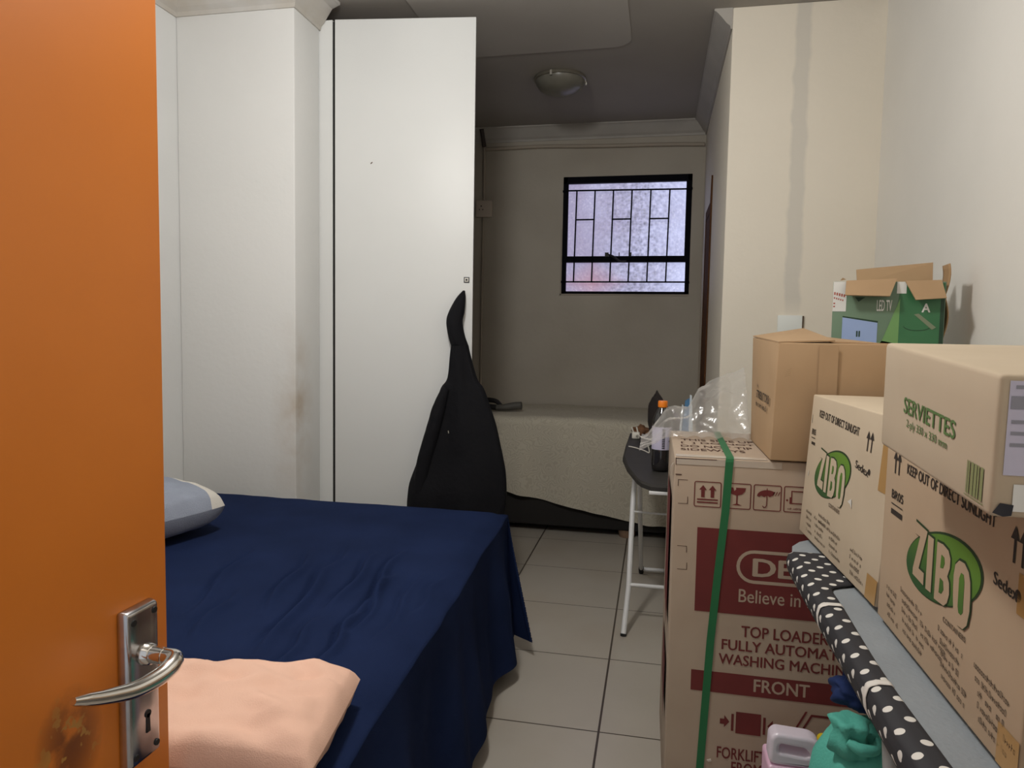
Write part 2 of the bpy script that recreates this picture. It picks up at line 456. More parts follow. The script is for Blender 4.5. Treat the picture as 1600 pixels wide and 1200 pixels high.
class MB:
    def __init__(self):
        self.v, self.f, self.mi, self.sm, self.uv = [], [], [], [], {}

    def add(self, verts, faces, mi=0, smooth=False, uvs=None):
        o = len(self.v)
        self.v += [Vector(p) for p in verts]
        for k, f in enumerate(faces):
            if uvs is not None:
                self.uv[len(self.f)] = [uvs[i] for i in f]
            self.f.append([i+o for i in f])
            self.mi.append(mi)
            self.sm.append(smooth)
        return self

    def box(self, x0, x1, y0, y1, z0, z1, mi=0, b=0.0):
        if b > 0:
            return self.hexa(lambda u, v, w: Vector((x0+(x1-x0)*u, y0+(y1-y0)*w, z0+(z1-z0)*v)), (x1-x0, z1-z0, y1-y0), mi, b, n=1)
        vs = [(x, y, z) for z in (z0, z1) for y in (y0, y1) for x in (x0, x1)]
        fs = [(0, 2, 3, 1), (4, 5, 7, 6), (0, 1, 5, 4), (2, 6, 7, 3), (0, 4, 6, 2), (1, 3, 7, 5)]
        return self.add(vs, fs, mi)

    def hexa(self, P, dims, mi=0, b=0.004, n=4, fn=None):
        """rounded box: P(u,v,w) maps the unit cube; b is the corner radius in metres"""
        axes = []
        for d in dims:
            bb = min(b, d*0.45)
            t = [0, bb*0.35, bb] + [bb+(d-2*bb)*k/n for k in range(1, n)] + [d-bb, d-bb*0.35, d]
            axes.append((t, bb, d))
        vid, vs, fs = {}, [], []

        def vert(i, j, k):
            key = (i, j, k)
            if key in vid:
                return vid[key]
            q, c = [], []
            for idx, (t, bb, d) in zip(key, axes):
                x = t[idx]
                q.append(x)
                c.append(min(max(x, bb), d-bb))
            q, c = Vector(q), Vector(c)
            dv = q-c
            if dv.length > 1e-9:
                bbm = min(a[1] for a in axes)
                q = c + dv.normalized()*bbm
            u = [q[a]/dims[a] for a in range(3)]
            p = P(*u)
            if fn:
                p = fn(p, *u)
            vid[key] = len(vs)
            vs.append(p)
            return vid[key]
        N = [len(a[0])-1 for a in axes]
        for i in range(N[0]):
            for j in range(N[1]):
                fs.append((vert(i, j, 0), vert(i+1, j, 0), vert(i+1, j+1, 0), vert(i, j+1, 0)))
                fs.append((vert(i, j, N[2]), vert(i, j+1, N[2]), vert(i+1, j+1, N[2]), vert(i+1, j, N[2])))
        for i in range(N[0]):
            for k in range(N[2]):
                fs.append((vert(i, 0, k), vert(i, 0, k+1), vert(i+1, 0, k+1), vert(i+1, 0, k)))
                fs.append((vert(i, N[1], k), vert(i+1, N[1], k), vert(i+1, N[1], k+1), vert(i, N[1], k+1)))
        for j in range(N[1]):
            for k in range(N[2]):
                fs.append((vert(0, j, k), vert(0, j+1, k), vert(0, j+1, k+1), vert(0, j, k+1)))
                fs.append((vert(N[0], j, k), vert(N[0], j, k+1), vert(N[0], j+1, k+1), vert(N[0], j+1, k)))
        return self.add(vs, fs, mi, True)

    def tube(self, pts, r, mi=0, seg=12, smoothing=0, flat=1.0, up=None, closed=False):
        pts = [Vector(p) for p in pts]
        rs = list(r) if isinstance(r, (list, tuple)) else [r]*len(pts)
        if smoothing:
            np_, nr = [], []
            for i in range(len(pts)-1):
                p0, p1, p2, p3 = pts[max(i-1, 0)], pts[i], pts[i+1], pts[min(i+2, len(pts)-1)]
                for k in range(smoothing):
                    t = k/smoothing
                    np_.append(0.5*((2*p1)+(p2-p0)*t+(2*p0-5*p1+4*p2-p3)*t*t+(3*p1-p0-3*p2+p3)*t**3))
                    nr.append(rs[i]+(rs[i+1]-rs[i])*t)
            np_.append(pts[-1])
            nr.append(rs[-1])
            pts, rs = np_, nr
        vs, fs = [], []
        ref = Vector(up) if up else None
        prev = None
        for i, p in enumerate(pts):
            t = (pts[min(i+1, len(pts)-1)]-pts[max(i-1, 0)]).normalized()
            if ref is not None:
                a = t.cross(ref)
                if a.length < 1e-5:
                    a = prev if prev is not None else Vector((1, 0, 0))
                a.normalize()
            else:
                if prev is None:
                    h = Vector((0, 0, 1)) if abs(t.z) < 0.9 else Vector((1, 0, 0))
                    a = t.cross(h).normalized()
                else:
                    a = (prev-t*prev.dot(t)).normalized()
            prev = a
            c = t.cross(a).normalized()
            for k in range(seg):
                an = 2*math.pi*k/seg
                vs.append(p + a*math.cos(an)*rs[i] + c*math.sin(an)*rs[i]*flat)
        n = len(pts)
        for i in range(n-1):
            for k in range(seg):
                fs.append((i*seg+k, i*seg+(k+1) % seg, (i+1)*seg+(k+1) % seg, (i+1)*seg+k))
        fs.append(tuple(reversed(range(seg))))
        fs.append(tuple((n-1)*seg+k for k in range(seg)))
        return self.add(vs, fs, mi, True)

    def lathe(self, prof, cx, cy, mi=0, seg=32, axis='z', ripple=None):
        """prof: list of (r, z)"""
        vs, fs = [], []
        for (r, z) in prof:
            for k in range(seg):
                an = 2*math.pi*k/seg
                rr = r*(1+(ripple(an, z) if ripple else 0))
                vs.append((cx+rr*math.cos(an), cy+rr*math.sin(an), z))
        n = len(prof)
        for i in range(n-1):
            for k in range(seg):
                fs.append((i*seg+k, i*seg+(k+1) % seg, (i+1)*seg+(k+1) % seg, (i+1)*seg+k))
        fs.append(tuple(reversed(range(seg))))
        fs.append(tuple((n-1)*seg+k for k in range(seg)))
        return self.add(vs, fs, mi, True)

    def grid(self, fn, nu, nv, mi=0, smooth=True, uvf=None, flip=False):
        vs, fs, uvs = [], [], []
        for i in range(nu+1):
            for j in range(nv+1):
                vs.append(fn(i/nu, j/nv))
                if uvf:
                    uvs.append(uvf(i/nu, j/nv))
        for i in range(nu):
            for j in range(nv):
                a, b, c, d = i*(nv+1)+j, (i+1)*(nv+1)+j, (i+1)*(nv+1)+j+1, i*(nv+1)+j+1
                fs.append((a, d, c, b) if flip else (a, b, c, d))
        return self.add(vs, fs, mi, smooth, uvs if uvf else None)

    def prism(self, poly, z0, z1, mi=0, axis='z'):
        """extrude a polygon; axis z: poly is (x,y); axis y: poly is (x,z), z0/z1 are y; axis x: poly is (y,z)"""
        def P(a, b, h):
            return {'z': (a, b, h), 'y': (a, h, b), 'x': (h, a, b)}[axis]
        n = len(poly)
        vs = [P(a, b, z0) for a, b in poly]+[P(a, b, z1) for a, b in poly]
        fs = [tuple(range(n)), tuple(range(n, 2*n))]+[(i, (i+1) % n, n+(i+1) % n, n+i) for i in range(n)]
        return self.add(vs, fs, mi)

    def build(self, name, mats, parent=None, loc=None, sharp=40, solid=0.0, fix=True):
        if not isinstance(mats, (list, tuple)):
            mats = [mats]
        if parent is not None:
            org = origin_of(parent)
        elif loc is not None:
            org = Vector(loc)
        else:
            org = Vector((0, 0, 0))
        me = bpy.data.meshes.new(name)
        me.from_pydata([tuple(p-org) for p in self.v], [], self.f)
        for mt in mats:
            me.materials.append(mt)
        for p, mi, sm in zip(me.polygons, self.mi, self.sm):
            p.material_index = mi
            p.use_smooth = sm
        if self.uv:
            ul = me.uv_layers.new(name='UVMap')
            for fi, us in self.uv.items():
                for li, u in zip(me.polygons[fi].loop_indices, us):
                    ul.data[li].uv = u
        if fix:
            bm = bmesh.new()
            bm.from_mesh(me)
            bmesh.ops.recalc_face_normals(bm, faces=bm.faces)
            bm.to_mesh(me)
            bm.free()
        if any(self.sm):
            me.set_sharp_from_angle(angle=math.radians(sharp))
        o = bpy.data.objects.new(name, me)
        COL.objects.link(o)
        if parent is not None:
            o.parent = parent
        else:
            o.location = org
        if solid:
            md = o.modifiers.new('thickness', 'SOLIDIFY')
            md.thickness = solid
            md.offset = 0
        return o


def struct(name, mb, mats, loc=(0, 0, 0), **k):
    return tag(mb.build(name, mats, loc=loc, **k), kind='structure')


# --- printing: flat ink shapes and lettering laid on a face
class Face:
    """a printable face: origin o, ex/ey the directions of print coordinates, n outward"""
    def __init__(self, o, ex, ey, n):
        self.o, self.ex, self.ey, self.n = map(Vector, (o, ex, ey, n))

    def __call__(self, s, t, layer=1):
        return self.o + self.ex*s + self.ey*t + self.n*(0.0005+0.0004*layer)


def _mesh2d(obj):
    me = bpy.data.meshes.new_from_object(obj)
    v = [(p.co.x, p.co.y) for p in me.vertices]
    f = [tuple(p.vertices) for p in me.polygons]
    d = obj.data
    bpy.data.objects.remove(obj)
    bpy.data.curves.remove(d)
    bpy.data.meshes.remove(me)
    return v, f


def ink_poly(mb, face, polys, mi, layer=1, grow=0.0):
    if polys and not isinstance(polys[0][0], (tuple, list)):
        polys = [polys]
    c = bpy.data.curves.new('ink', 'CURVE')
    c.dimensions = '2D'
    c.fill_mode = 'BOTH'
    c.offset = grow
    for P in polys:
        s = c.splines.new('POLY')
        s.points.add(len(P)-1)
        s.use_cyclic_u = True
        for p, q in zip(s.points, P):
            p.co = (q[0], q[1], 0, 1)
    v, f = _mesh2d(bpy.data.objects.new('ink', c))
    mb.add([face(a, b, layer) for a, b in v], f, mi)


def ink_rect(mb, face, x0, y0, x1, y1, mi, layer=1):
    mb.add([face(x0, y0, layer), face(x1, y0, layer), face(x1, y1, layer), face(x0, y1, layer)], [(0, 1, 2, 3)], mi)


def ink_frame(mb, face, x0, y0, x1, y1, w, mi, layer=1, r=0.0):
    def rr(a0, b0, a1, b1, q):
        if q <= 0:
            return [(a0, b0), (a1, b0), (a1, b1), (a0, b1)]
        P = []
        for (cx, cy, st) in ((a1-q, b0+q, -90), (a1-q, b1-q, 0), (a0+q, b1-q, 90), (a0+q, b0+q, 180)):
            for k in range(7):
                an = math.radians(st+15*k)
                P.append((cx+q*math.cos(an), cy+q*math.sin(an)))
        return P
    ink_poly(mb, face, [rr(x0, y0, x1, y1, r), rr(x0+w, y0+w, x1-w, y1-w, max(r-w, 0.0))], mi, layer)


def ink_text(mb, face, body, x0, y0, x1, y1, mi, layer=1, bold=0.0, slope=0.0):
    """fit a line of lettering in the box x0..x1, y0..y1 (y rises by slope per unit x)"""
    c = bpy.data.curves.new('ink', 'FONT')
    c.body = body
    c.resolution_u = 3
    v, f = _mesh2d(bpy.data.objects.new('ink', c))
    if not v:
        return
    ax, bx = min(p[0] for p in v), max(p[0] for p in v)
    ay, by = min(p[1] for p in v), max(p[1] for p in v)
    k = (y1-y0)/max(by-ay, 1e-6)*bold
    kx = k*((x1-x0)/max(bx-ax, 1e-6))/max((y1-y0)/max(by-ay, 1e-6), 1e-9)
    shifts = [(0, 0)] if bold <= 0 else [(-kx, 0), (kx, 0), (0, k*0.6), (0, -k*0.6)]
    for q, (du, dv) in enumerate(shifts):
        pts = []
        for a, b in v:
            s = x0+(x1-x0)*(a-ax)/max(bx-ax, 1e-6)+du
            t = y0+(y1-y0)*(b-ay)/max(by-ay, 1e-6)+slope*(s-x0)+dv
            pts.append(face(s, t, layer+0.06*q))
        mb.add(pts, f, mi)


def smudge_line(mb, face, x0, y0, w, h, mi, layer=1, slope=0.0):
    """print too small to read in the photograph: a row of uneven letter-sized ticks"""
    rnd = random.Random(int(x0*7919+y0*104729))
    x = x0
    while x < x0+w:
        if rnd.random() < 0.16:
            x += h*0.5
            continue
        ww, hh = h*rnd.uniform(0.30, 0.55), h*rnd.choice((0.7, 0.7, 1.0))
        y = y0+slope*(x-x0)
        if rnd.random() < 0.5:
            ink_rect(mb, face, x, y, x+ww*0.4, y+hh, mi, layer)
            ink_rect(mb, face, x, y+hh*0.4, x+ww, y+hh*0.65, mi, layer)
        else:
            ink_frame(mb, face, x, y, x+ww, y+hh, ww*0.3, mi, layer)
        x += ww+h*0.16


def trilinear(c):
    """c: 8 corners, order (u,v,w): 000,100,010,110,001,101,011,111"""
    c = [Vector(p) for p in c]

    def P(u, v, w):
        a = c[0].lerp(c[1], u).lerp(c[2].lerp(c[3], u), v)
        b = c[4].lerp(c[5], u).lerp(c[6].lerp(c[7], u), v)
        return a.lerp(b, w)
    return P


def catmull(keys, n):
    """keys: list of tuples; returns n+1 interpolated tuples"""
    out = []
    m_ = len(keys)-1
    for i in range(n+1):
        x = i/n*m_
        k = min(int(x), m_-1)
        t = x-k
        p0, p1, p2, p3 = keys[max(k-1, 0)], keys[k], keys[k+1], keys[min(k+2, m_)]
        out.append(tuple(0.5*(2*b+(c-a)*t+(2*a-5*b+4*c-d)*t*t+(3*b-a-3*c+d)*t**3) for a, b, c, d in zip(p0, p1, p2, p3)))
    return out


def nz(x, y, z=0.0):
    return noise.noise(Vector((x, y, z)))


# ================================================================== THE SETTING
CZ = 3.2
struct('floor', MB().box(-2.6, 1.2, -1.2, 6.1, -0.1, 0.0), M['floor_tile'])
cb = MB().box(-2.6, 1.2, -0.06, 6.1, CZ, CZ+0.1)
# paler patch on the recess ceiling
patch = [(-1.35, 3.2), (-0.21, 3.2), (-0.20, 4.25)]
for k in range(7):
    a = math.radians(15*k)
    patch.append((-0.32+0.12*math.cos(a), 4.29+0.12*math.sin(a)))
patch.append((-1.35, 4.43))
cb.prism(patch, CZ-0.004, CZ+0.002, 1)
struct('ceiling', cb, [M['ceiling'], M['ceiling_pale']])
struct('wall_left', MB().box(-2.6, -2.5, -0.06, 6.1, 0, CZ), M['wall_white'])
struct('wall_right', MB().box(1.1, 1.2, -0.06, 4.0, 0, CZ), M['wall_cream'])
struct('wall_partition', MB().box(0.342, 1.2, 4.0, 6.1, 0, CZ, b=0.006), M['wall_patched'])
struct('wall_pillar', MB().box(-2.5, -1.83, 3.33, 3.6, 0, CZ, b=0.008), M['wall_stained'])
# back wall with the window opening
WX0, WX1, WZ0, WZ1 = -0.815, 0.245, 1.805, 2.785
bw = MB()
bw.box(-2.6, WX0, 6.0, 6.14, 0, CZ).box(WX1, 0.342, 6.0, 6.14, 0, CZ)
bw.box(WX0, WX1, 6.0, 6.14, 0, WZ0).box(WX0, WX1, 6.0, 6.14, WZ1, CZ)
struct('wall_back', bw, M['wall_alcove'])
# doorway wall in which the camera stands
fw = MB()
fw.box(-2.6, -0.815, -0.06, 0.09, 0, CZ).box(0.13, 1.2, -0.06, 0.09, 0, CZ).box(-0.815, 0.13, -0.06, 0.09, 2.06, CZ)
struct('wall_front', fw, M['wall_cream'])


# cornices: cove profile swept along the wall line
def cornice(name, path, size, inward, mt='cornice'):
    """path: list of (x,y) along the wall; inward: list of unit (dx,dy) per vertex (mitred) away from the wall"""
    prof = [(0, -size*1.15), (0.008, -size*1.15), (0.012, -size*0.98), (0.03, -size*0.82), (0.055, -size*0.5),
            (0.075, -size*0.26), (size*0.92, -size*0.14), (size, -size*0.12), (size, 0), (0, 0)]
    mb = MB()
    n = len(prof)
    vs, fs = [], []
    for (x, y), (dx, dy) in zip(path, inward):
        for d, h in prof:
            vs.append((x+dx*d, y+dy*d, CZ+h))
    for i in range(len(path)-1):
        for k in range(n):
            fs.append((i*n+k, i*n+(k+1) % n, (i+1)*n+(k+1) % n, (i+1)*n+k))
    fs.append(tuple(range(n)))
    fs.append(tuple((len(path)-1)*n+k for k in range(n)))
    mb.add(vs, fs, 0, False)
    return struct(name, mb, M[mt])


cornice('trim_1', [(-2.5, 0.09), (-2.5, 3.33), (-1.83, 3.33), (-1.83, 3.60)], 0.12, [(1, 0), (1, -1), (1, -1), (1, 0)])
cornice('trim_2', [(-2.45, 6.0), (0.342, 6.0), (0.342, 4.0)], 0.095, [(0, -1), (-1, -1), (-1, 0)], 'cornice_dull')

# steel window with burglar bars and pebbled panes
win = empty('window_1', (-0.285, 6.0, WZ0), kind='structure')
fr = MB()
t = 0.05
fr.box(WX0, WX1, 6.005, 6.05, WZ1-0.052, WZ1).box(WX0, WX1, 6.005, 6.05, WZ0, WZ0+0.022)
fr.box(WX0, WX0+0.034, 6.005, 6.05, WZ0, WZ1).box(WX1-0.034, WX1, 6.005, 6.05, WZ0, WZ1)
fr.box(WX0, WX1, 6.0, 6.05, 2.072, 2.122)
fr.box(WX0+0.03, WX0+0.042, 5.998, 6.03, 2.12, WZ1-0.04).box(WX1-0.046, WX1-0.03, 5.998, 6.03, 2.12, WZ1-0.04)
tag(fr.build('window_frame', M['window_steel'], win), 'black steel window frame')
gl = MB()
gl.box(WX0+0.01, WX1-0.01, 6.062, 6.068, WZ0+0.01, WZ1-0.02)
gl.build('pane', M['glass'], win)
pt = MB()
pt.box(WX0-0.012, WX0-0.001, 5.994, 6.0, WZ0-0.012, 2.35).box(WX0-0.012, WX1, 5.994, 6.0, WZ0-0.012, WZ0-0.002)
pt.build('putty_edge', M['conduit'], win)
bars = MB()
bx = [-0.815+0.117+0.153*k for k in range(6)]
for x in bx:
    bars.tube([(x-0.012, 5.985, WZ0+0.10), (x, 5.985, 2.66)], 0.0068, seg=6)
bars.tube([(WX0+0.01, 5.985, 2.668), (WX1-0.01, 5.985, 2.66)], 0.0072, seg=6)
bars.tube([(WX0+0.01, 5.985, WZ0+0.10), (WX1-0.01, 5.985, WZ0+0.10)], 0.0072, seg=6)
for k in (0, 2, 4):
    bars.tube([(bx[k]-0.004, 5.985, 2.425), (bx[k+1]-0.004, 5.985, 2.425)], 0.0068, seg=6)
for x in (WX0+0.006, WX1-0.006):
    for z in (WZ0+0.10, 2.664):
        bars.box(x-0.008, x+0.008, 5.98, 6.01, z-0.008, z+0.008)
tag(bars.build('burglar_bars', M['bar_steel'], win), 'thin black burglar bars in stepped pattern')
hd = MB()
hd.tube([(-0.43, 5.99, 2.135), (-0.38, 5.975, 2.115), (-0.32, 5.965, 2.075), (-0.27, 5.97, 2.078)], [0.008, 0.010, 0.008, 0.006], smoothing=4, seg=8)
hd.box(-0.45, -0.42, 5.98, 6.0, 2.115, 2.15).box(-0.245, -0.23, 5.98, 6.0, 2.115, 2.15).box(-0.335, -0.329, 5.98, 6.0, 2.115, 2.15)
hd.build('window_handle', M['strap_black'], win)

# brown timber frame of a doorway in the recess' side wall
df = empty('door_2', (0.33, 5.3, 0), kind='structure')
db = MB()
db.prism([(5.05, 0), (5.12, 0), (5.12, 2.36), (5.05, 2.56)], 0.331, 0.345, axis='x')
db.box(0.336, 0.345, 5.12, 5.60, 2.33, 2.40)
db.box(0.336, 0.345, 5.58, 5.62, 0, 2.40)
db.build('door_frame', M['wood_frame'], df)
db = MB().box(0.340, 0.3445, 5.12, 5.58, 0.02, 2.33)
db.build('door_leaf', M['wood_frame'], df)

# ------------------------------------------------------------------ the orange door, open beside the camera
DX = -0.763
door = empty('door_1', (DX-0.02, 0.10, 0.0), 'open orange painted door with chrome lever handle, nearest at left edge', 'door', kind='structure')
MB().box(DX-0.042, DX, 0.10, 0.972, 0.01, 2.035, b=0.003).build('door_leaf', M['door_orange'], door)
pm = MB()
P = trilinear([(DX-0.001, 0.862, 0.788), (DX-0.001, 0.934, 0.788), (DX-0.001, 0.862, 1.034), (DX-0.001, 0.934, 1.034),
               (DX+0.018, 0.866, 0.792), (DX+0.018, 0.930, 0.792), (DX+0.018, 0.866, 1.030), (DX+0.018, 0.930, 1.030)])
pm.hexa(P, (0.072, 0.246, 0.019), 0, 0.006, n=3)
plate = tag(pm.build('handle_plate', M['chrome'], door), 'worn chrome lock plate')
PX = DX+0.018
for (y, z) in ((0.877, 1.014), (0.921, 1.018), (0.877, 0.806), (0.921, 0.806)):
    sm = MB()
    sm.tube([(PX-0.002, y, z), (PX+0.0015, y, z)], [0.0058, 0.0048], seg=14)
    sm.build('screw', M['black'], plate)
km = MB()
km.tube([(PX-0.002, 0.9025, 0.862), (PX+0.0012, 0.9025, 0.862)], 0.0062, seg=16)
km.prism([(0.8995, 0.862), (0.9055, 0.862), (0.9065, 0.833), (0.8985, 0.833)], PX-0.002, PX+0.0012, axis='x')
km.build('keyhole', M['black'], plate)
lm = MB()
lm.tube([(PX-0.002, 0.9025, 0.956), (PX+0.010, 0.9025, 0.956), (PX+0.011, 0.9025, 0.956), (PX+0.030, 0.9025, 0.956), (PX+0.0305, 0.9025, 0.956)],
        [0.0175, 0.0150, 0.0130, 0.0125, 0.0110], seg=24)
lm.tube([(PX+0.026, 0.9025, 0.956), (PX+0.040, 0.9030, 0.956), (PX+0.050, 0.9000, 0.955), (PX+0.0545, 0.886, 0.951), (PX+0.053, 0.862, 0.946),
         (PX+0.047, 0.82, 0.947), (PX+0.040, 0.775, 0.959), (PX+0.036, 0.748, 0.969), (PX+0.034, 0.730, 0.976)],
        [0.0112, 0.0118, 0.0128, 0.0135, 0.0130, 0.0118, 0.0100, 0.0085, 0.0050], smoothing=6, seg=20)
tag(lm.build('lever_handle', M['chrome_lever'], door, sharp=60), 'curved polished chrome lever')

# ================================================================== WARDROBE (door swung open) AND JACKET
wr = empty('wardrobe', (-2.13, 4.4, 0), 'tall white wardrobe beside the pillar with its plain door swung open', 'wardrobe')
WT = 3.115
w = MB()
w.box(-2.49, -1.757, 3.605, 3.625, 0.0, WT)
w.build('end_panel', M['laminate'], wr)
MB().box(-2.49, -1.775, 5.18, 5.20, 0.0, WT).build('end_panel', M['laminate'], wr)
MB().box(-2.49, -1.775, 3.627, 5.178, WT-0.02, WT).build('top_panel', M['laminate'], wr)
MB().box(-2.49, -1.775, 3.627, 5.178, 0.08, 0.10).build('bottom_panel', M['laminate'], wr)
MB().box(-2.494, -2.484, 3.627, 5.178, 0.10, WT-0.02).build('back_panel', M['laminate'], wr)
MB().box(-1.80, -1.778, 3.627, 5.178, 0.0, 0.078).build('plinth', M['laminate'], wr)
MB().box(-2.48, -1.79, 3.627, 5.178, 1.60, 1.62).build('shelf', M['laminate'], wr)
MB().box(-1.757, -1.741, 3.612, 3.626, 0.10, WT-0.006).build('hinge_gap_fill', M['dark_gap'], wr)  # near-black fill, painting the shade in the gap beside the hinge
h0, ang, dw = Vector((-1.741, 3.603, 0)), math.radians(7.0), 0.762
ex, ny = Vector((math.cos(ang), math.sin(ang), 0)), Vector((-math.sin(ang), math.cos(ang), 0))


def on_door(u, z, w_=0.0):
    """u along the leaf from its hinge, w_ behind (+) or in front (-) of its outer face"""
    p = h0 + ex*u + ny*w_
    return Vector((p.x, p.y, z))


dm = MB()
dm.hexa(lambda u, v, w_: on_door(u*dw, 0.10+v*(WT-0.10), w_*0.018), (dw, WT-0.10, 0.018), 0, 0.0015, n=1)
fdoor = Face(on_door(0, 0), ex, (0, 0, 1), -ny)
ink_poly(dm, fdoor, [(0.196, 2.36), (0.206, 2.368), (0.209, 2.364), (0.199, 2.355)], 1)
wdoor = dm.build('door', [M['laminate'], M['ink_soft']], wr)
lk = MB()
lk.hexa(lambda u, v, w_: on_door(0.714+u*0.030, 1.725+v*0.030, -w_*0.004), (0.030, 0.030, 0.004), 0, 0.001, n=1)
lk.hexa(lambda u, v, w_: on_door(0.7185+u*0.021, 1.7295+v*0.021, -0.0035-w_*0.0015), (0.021, 0.021, 0.002), 1, 0.0004, n=1)
lk.hexa(lambda u, v, w_: on_door(0.724+u*0.010, 1.735+v*0.010, -0.0045-w_*0.002), (0.010, 0.010, 0.002), 0, 0.0004, n=1)
tag(lk.build('lock', [M['torn_black'], M['plastic_white']], wdoor), 'small square black lock plate')
kn = MB()
kn.tube([on_door(0.714, 1.655, 0.0), on_door(0.714, 1.655, -0.006), on_door(0.714, 1.656, -0.010)], [0.005, 0.005, 0.008], seg=12)
kn.build('handle', M['hook_metal'], wdoor)

# black hooded jacket hung from the door's handle
JL = [(-1.026, 1.680), (-1.060, 1.641), (-1.096, 1.567), (-1.108, 1.513), (-1.097, 1.439), (-1.082, 1.386), (-1.088, 1.325),
      (-1.098, 1.209), (-1.129, 1.160), (-1.153, 1.084), (-1.177, 0.973), (-1.216, 0.847), (-1.265, 0.719), (-1.294, 0.62), (-1.304, 0.50), (-1.30, 0.38)]
JR = [(-1.018, 1.680), (-1.012, 1.655), (-1.014, 1.588), (-1.022, 1.521), (-1.009, 1.441), (-0.990, 1.386), (-0.974, 1.325),
      (-0.936, 1.205), (-0.900, 1.150), (-0.868, 1.070), (-0.828, 0.955), (-0.795, 0.840), (-0.767, 0.735), (-0.760, 0.62), (-0.765, 0.50), (-0.78, 0.38)]
rows = [(a[0], b[0], a[1]) for a, b in zip(JL, JR)]


def jacket_part(rws, n, depth, seg, fold, yoff=0.0):
    R = catmull(rws, n)
    mb = MB()
    vs, fs = [], []
    for i, (xl, xr, z) in enumerate(R):
        cx, hw = (xl+xr)/2, max((xr-xl)/2, 0.004)
        d = depth(z)
        for k in range(seg):
            a = 2*math.pi*k/seg
            fz = 1+fold*(0.5*math.sin(a*5+z*3.0)+0.6*nz(math.cos(a)*2.2, math.sin(a)*2.2, z*4.5))
            x = cx+hw*math.cos(a)*(1+0.02*nz(z*9, k*1.0))
            yb = h0.y + (min(x, -0.98)-h0.x)*math.tan(ang) - 0.014   # the leaf's face behind this point
            y = yb-d/2+0.5*d*math.sin(a)*(fz if math.sin(a) < 0 else 0.9)
            vs.append((x, y+yoff, z))
    for i in range(n):
        for k in range(seg):
            fs.append((i*seg+k, i*seg+(k+1) % seg, (i+1)*seg+(k+1) % seg, (i+1)*seg+k))
    fs.append(tuple(range(seg)))
    fs.append(tuple(n*seg+k for k in range(seg)))
    return mb.add(vs, fs, 0, True)


jk = empty('jacket', (-1.03, 3.6, 0.38), 'black hooded jacket hanging on the edge of the white wardrobe door', 'jacket')
jacket_part(rows[5:], 46, lambda z: 0.075+0.075*min(max((1.4-z)/0.8, 0), 1), 48, 0.34).build('body', M['jacket'], jk, sharp=80)
jacket_part([(a, b, z) for a, b, z in rows[:6]], 24, lambda z: 0.03+0.055*math.sin(max(0.05, min((1.70-z)/0.34, 1))*math.pi*0.75), 24, 0.18).build('hood', M['jacket'], jk, sharp=80)
sl = MB()
sl.tube([(-1.095, 3.585, 1.16), (-1.128, 3.570, 1.05), (-1.165, 3.560, 0.90), (-1.205, 3.555, 0.74), (-1.225, 3.555, 0.58)],
        [0.020, 0.036, 0.040, 0.042, 0.038], smoothing=8, seg=16)
for v in sl.v:
    v += Vector((0, 0.006*nz(v.x*20, v.z*22, 2), 0))
sl.build('sleeve', M['jacket'], jk, sharp=80)
zp = MB()
zp.tube([(-1.058, 3.513, 0.94), (-1.055, 3.509, 0.927)], 0.0022, seg=6)
zp.build('zip_pull', M['hook_metal'], jk)

# ================================================================== NAVY BED
BZ, BYF, BYN, BXH = 0.65, 3.085, 1.0, -2.43


def bed_foot_x(y):
    return -0.650 + (BYF-y)*0.048


bed = empty('bed', (-1.5, 2.05, 0), 'large bed with navy blue fitted sheet in front of the white pillar', 'bed')
MB().box(BXH+0.02, -0.70, BYN+0.06, BYF-0.06, 0.10, 0.36, b=0.01).build('base', M['bed_base'], bed)
MB().box(BXH+0.01, -0.69, BYN+0.05, BYF-0.05, 0.362, 0.60, b=0.03).build('mattress', M['pillow_white'], bed)
for (x, y) in ((BXH+0.1, BYN+0.15), (BXH+0.1, BYF-0.15), (-0.78, BYN+0.15), (-0.78, BYF-0.15)):
    MB().tube([(x, y, 0), (x, y, 0.10)], [0.025, 0.03], seg=16).build('leg', M['bed_base'], bed)

creases = []   # (x0,y0,x1,y1,height,width): soft ridges pulled across the sheet
for (a, b, c, d, h, wd) in [(-0.90, 1.85, -0.965, 2.32, .020, .022), (-0.775, 1.50, -0.80, 1.80, .024, .020), (-0.80, 1.74, -0.885, 2.36, .024, .022),
                            (-0.765, 1.70, -0.825, 2.12, .016, .018), (-0.94, 1.55, -1.07, 2.18, .022, .024), (-1.08, 1.80, -1.19, 2.27, .016, .022),
                            (-1.28, 1.74, -1.42, 2.26, .016, .022), (-0.69, 1.70, -0.735, 2.18, .010, .020), (-0.655, 1.88, -0.665, 2.17, .008, .018),
                            (-0.86, 1.42, -0.90, 1.75, .014, .020), (-1.16, 1.55, -1.24, 1.90, .012, .026), (-1.02, 2.00, -1.10, 2.45, .010, .03), (-1.55, 1.8, -1.75, 2.1, .014, .03)]:
    creases.append((Vector((a, b)), Vector((c, d)), h*1.25, wd*0.75))


def crease_z(x, y):
    z = 0.0
    p = Vector((x, y))
    for a, b, h, wd in creases:
        ab = b-a
        t_ = (p-a).dot(ab)/ab.length_squared
        if -0.1 < t_ < 1.1:
            env = max(0.0, math.sin(math.pi*min(max((t_+0.1)/1.2, 0), 1)))
            nrm = Vector((-ab.y, ab.x)).normalized()
            d = (p-a).dot(nrm) + 0.012*math.sin(t_*7+a.x*9)
            z += h*env*(0.8*math.exp(-(d/wd)**2) - 0.9*math.exp(-((d-wd*1.1)/(wd*0.6))**2))
    return z


DROP = 0.575


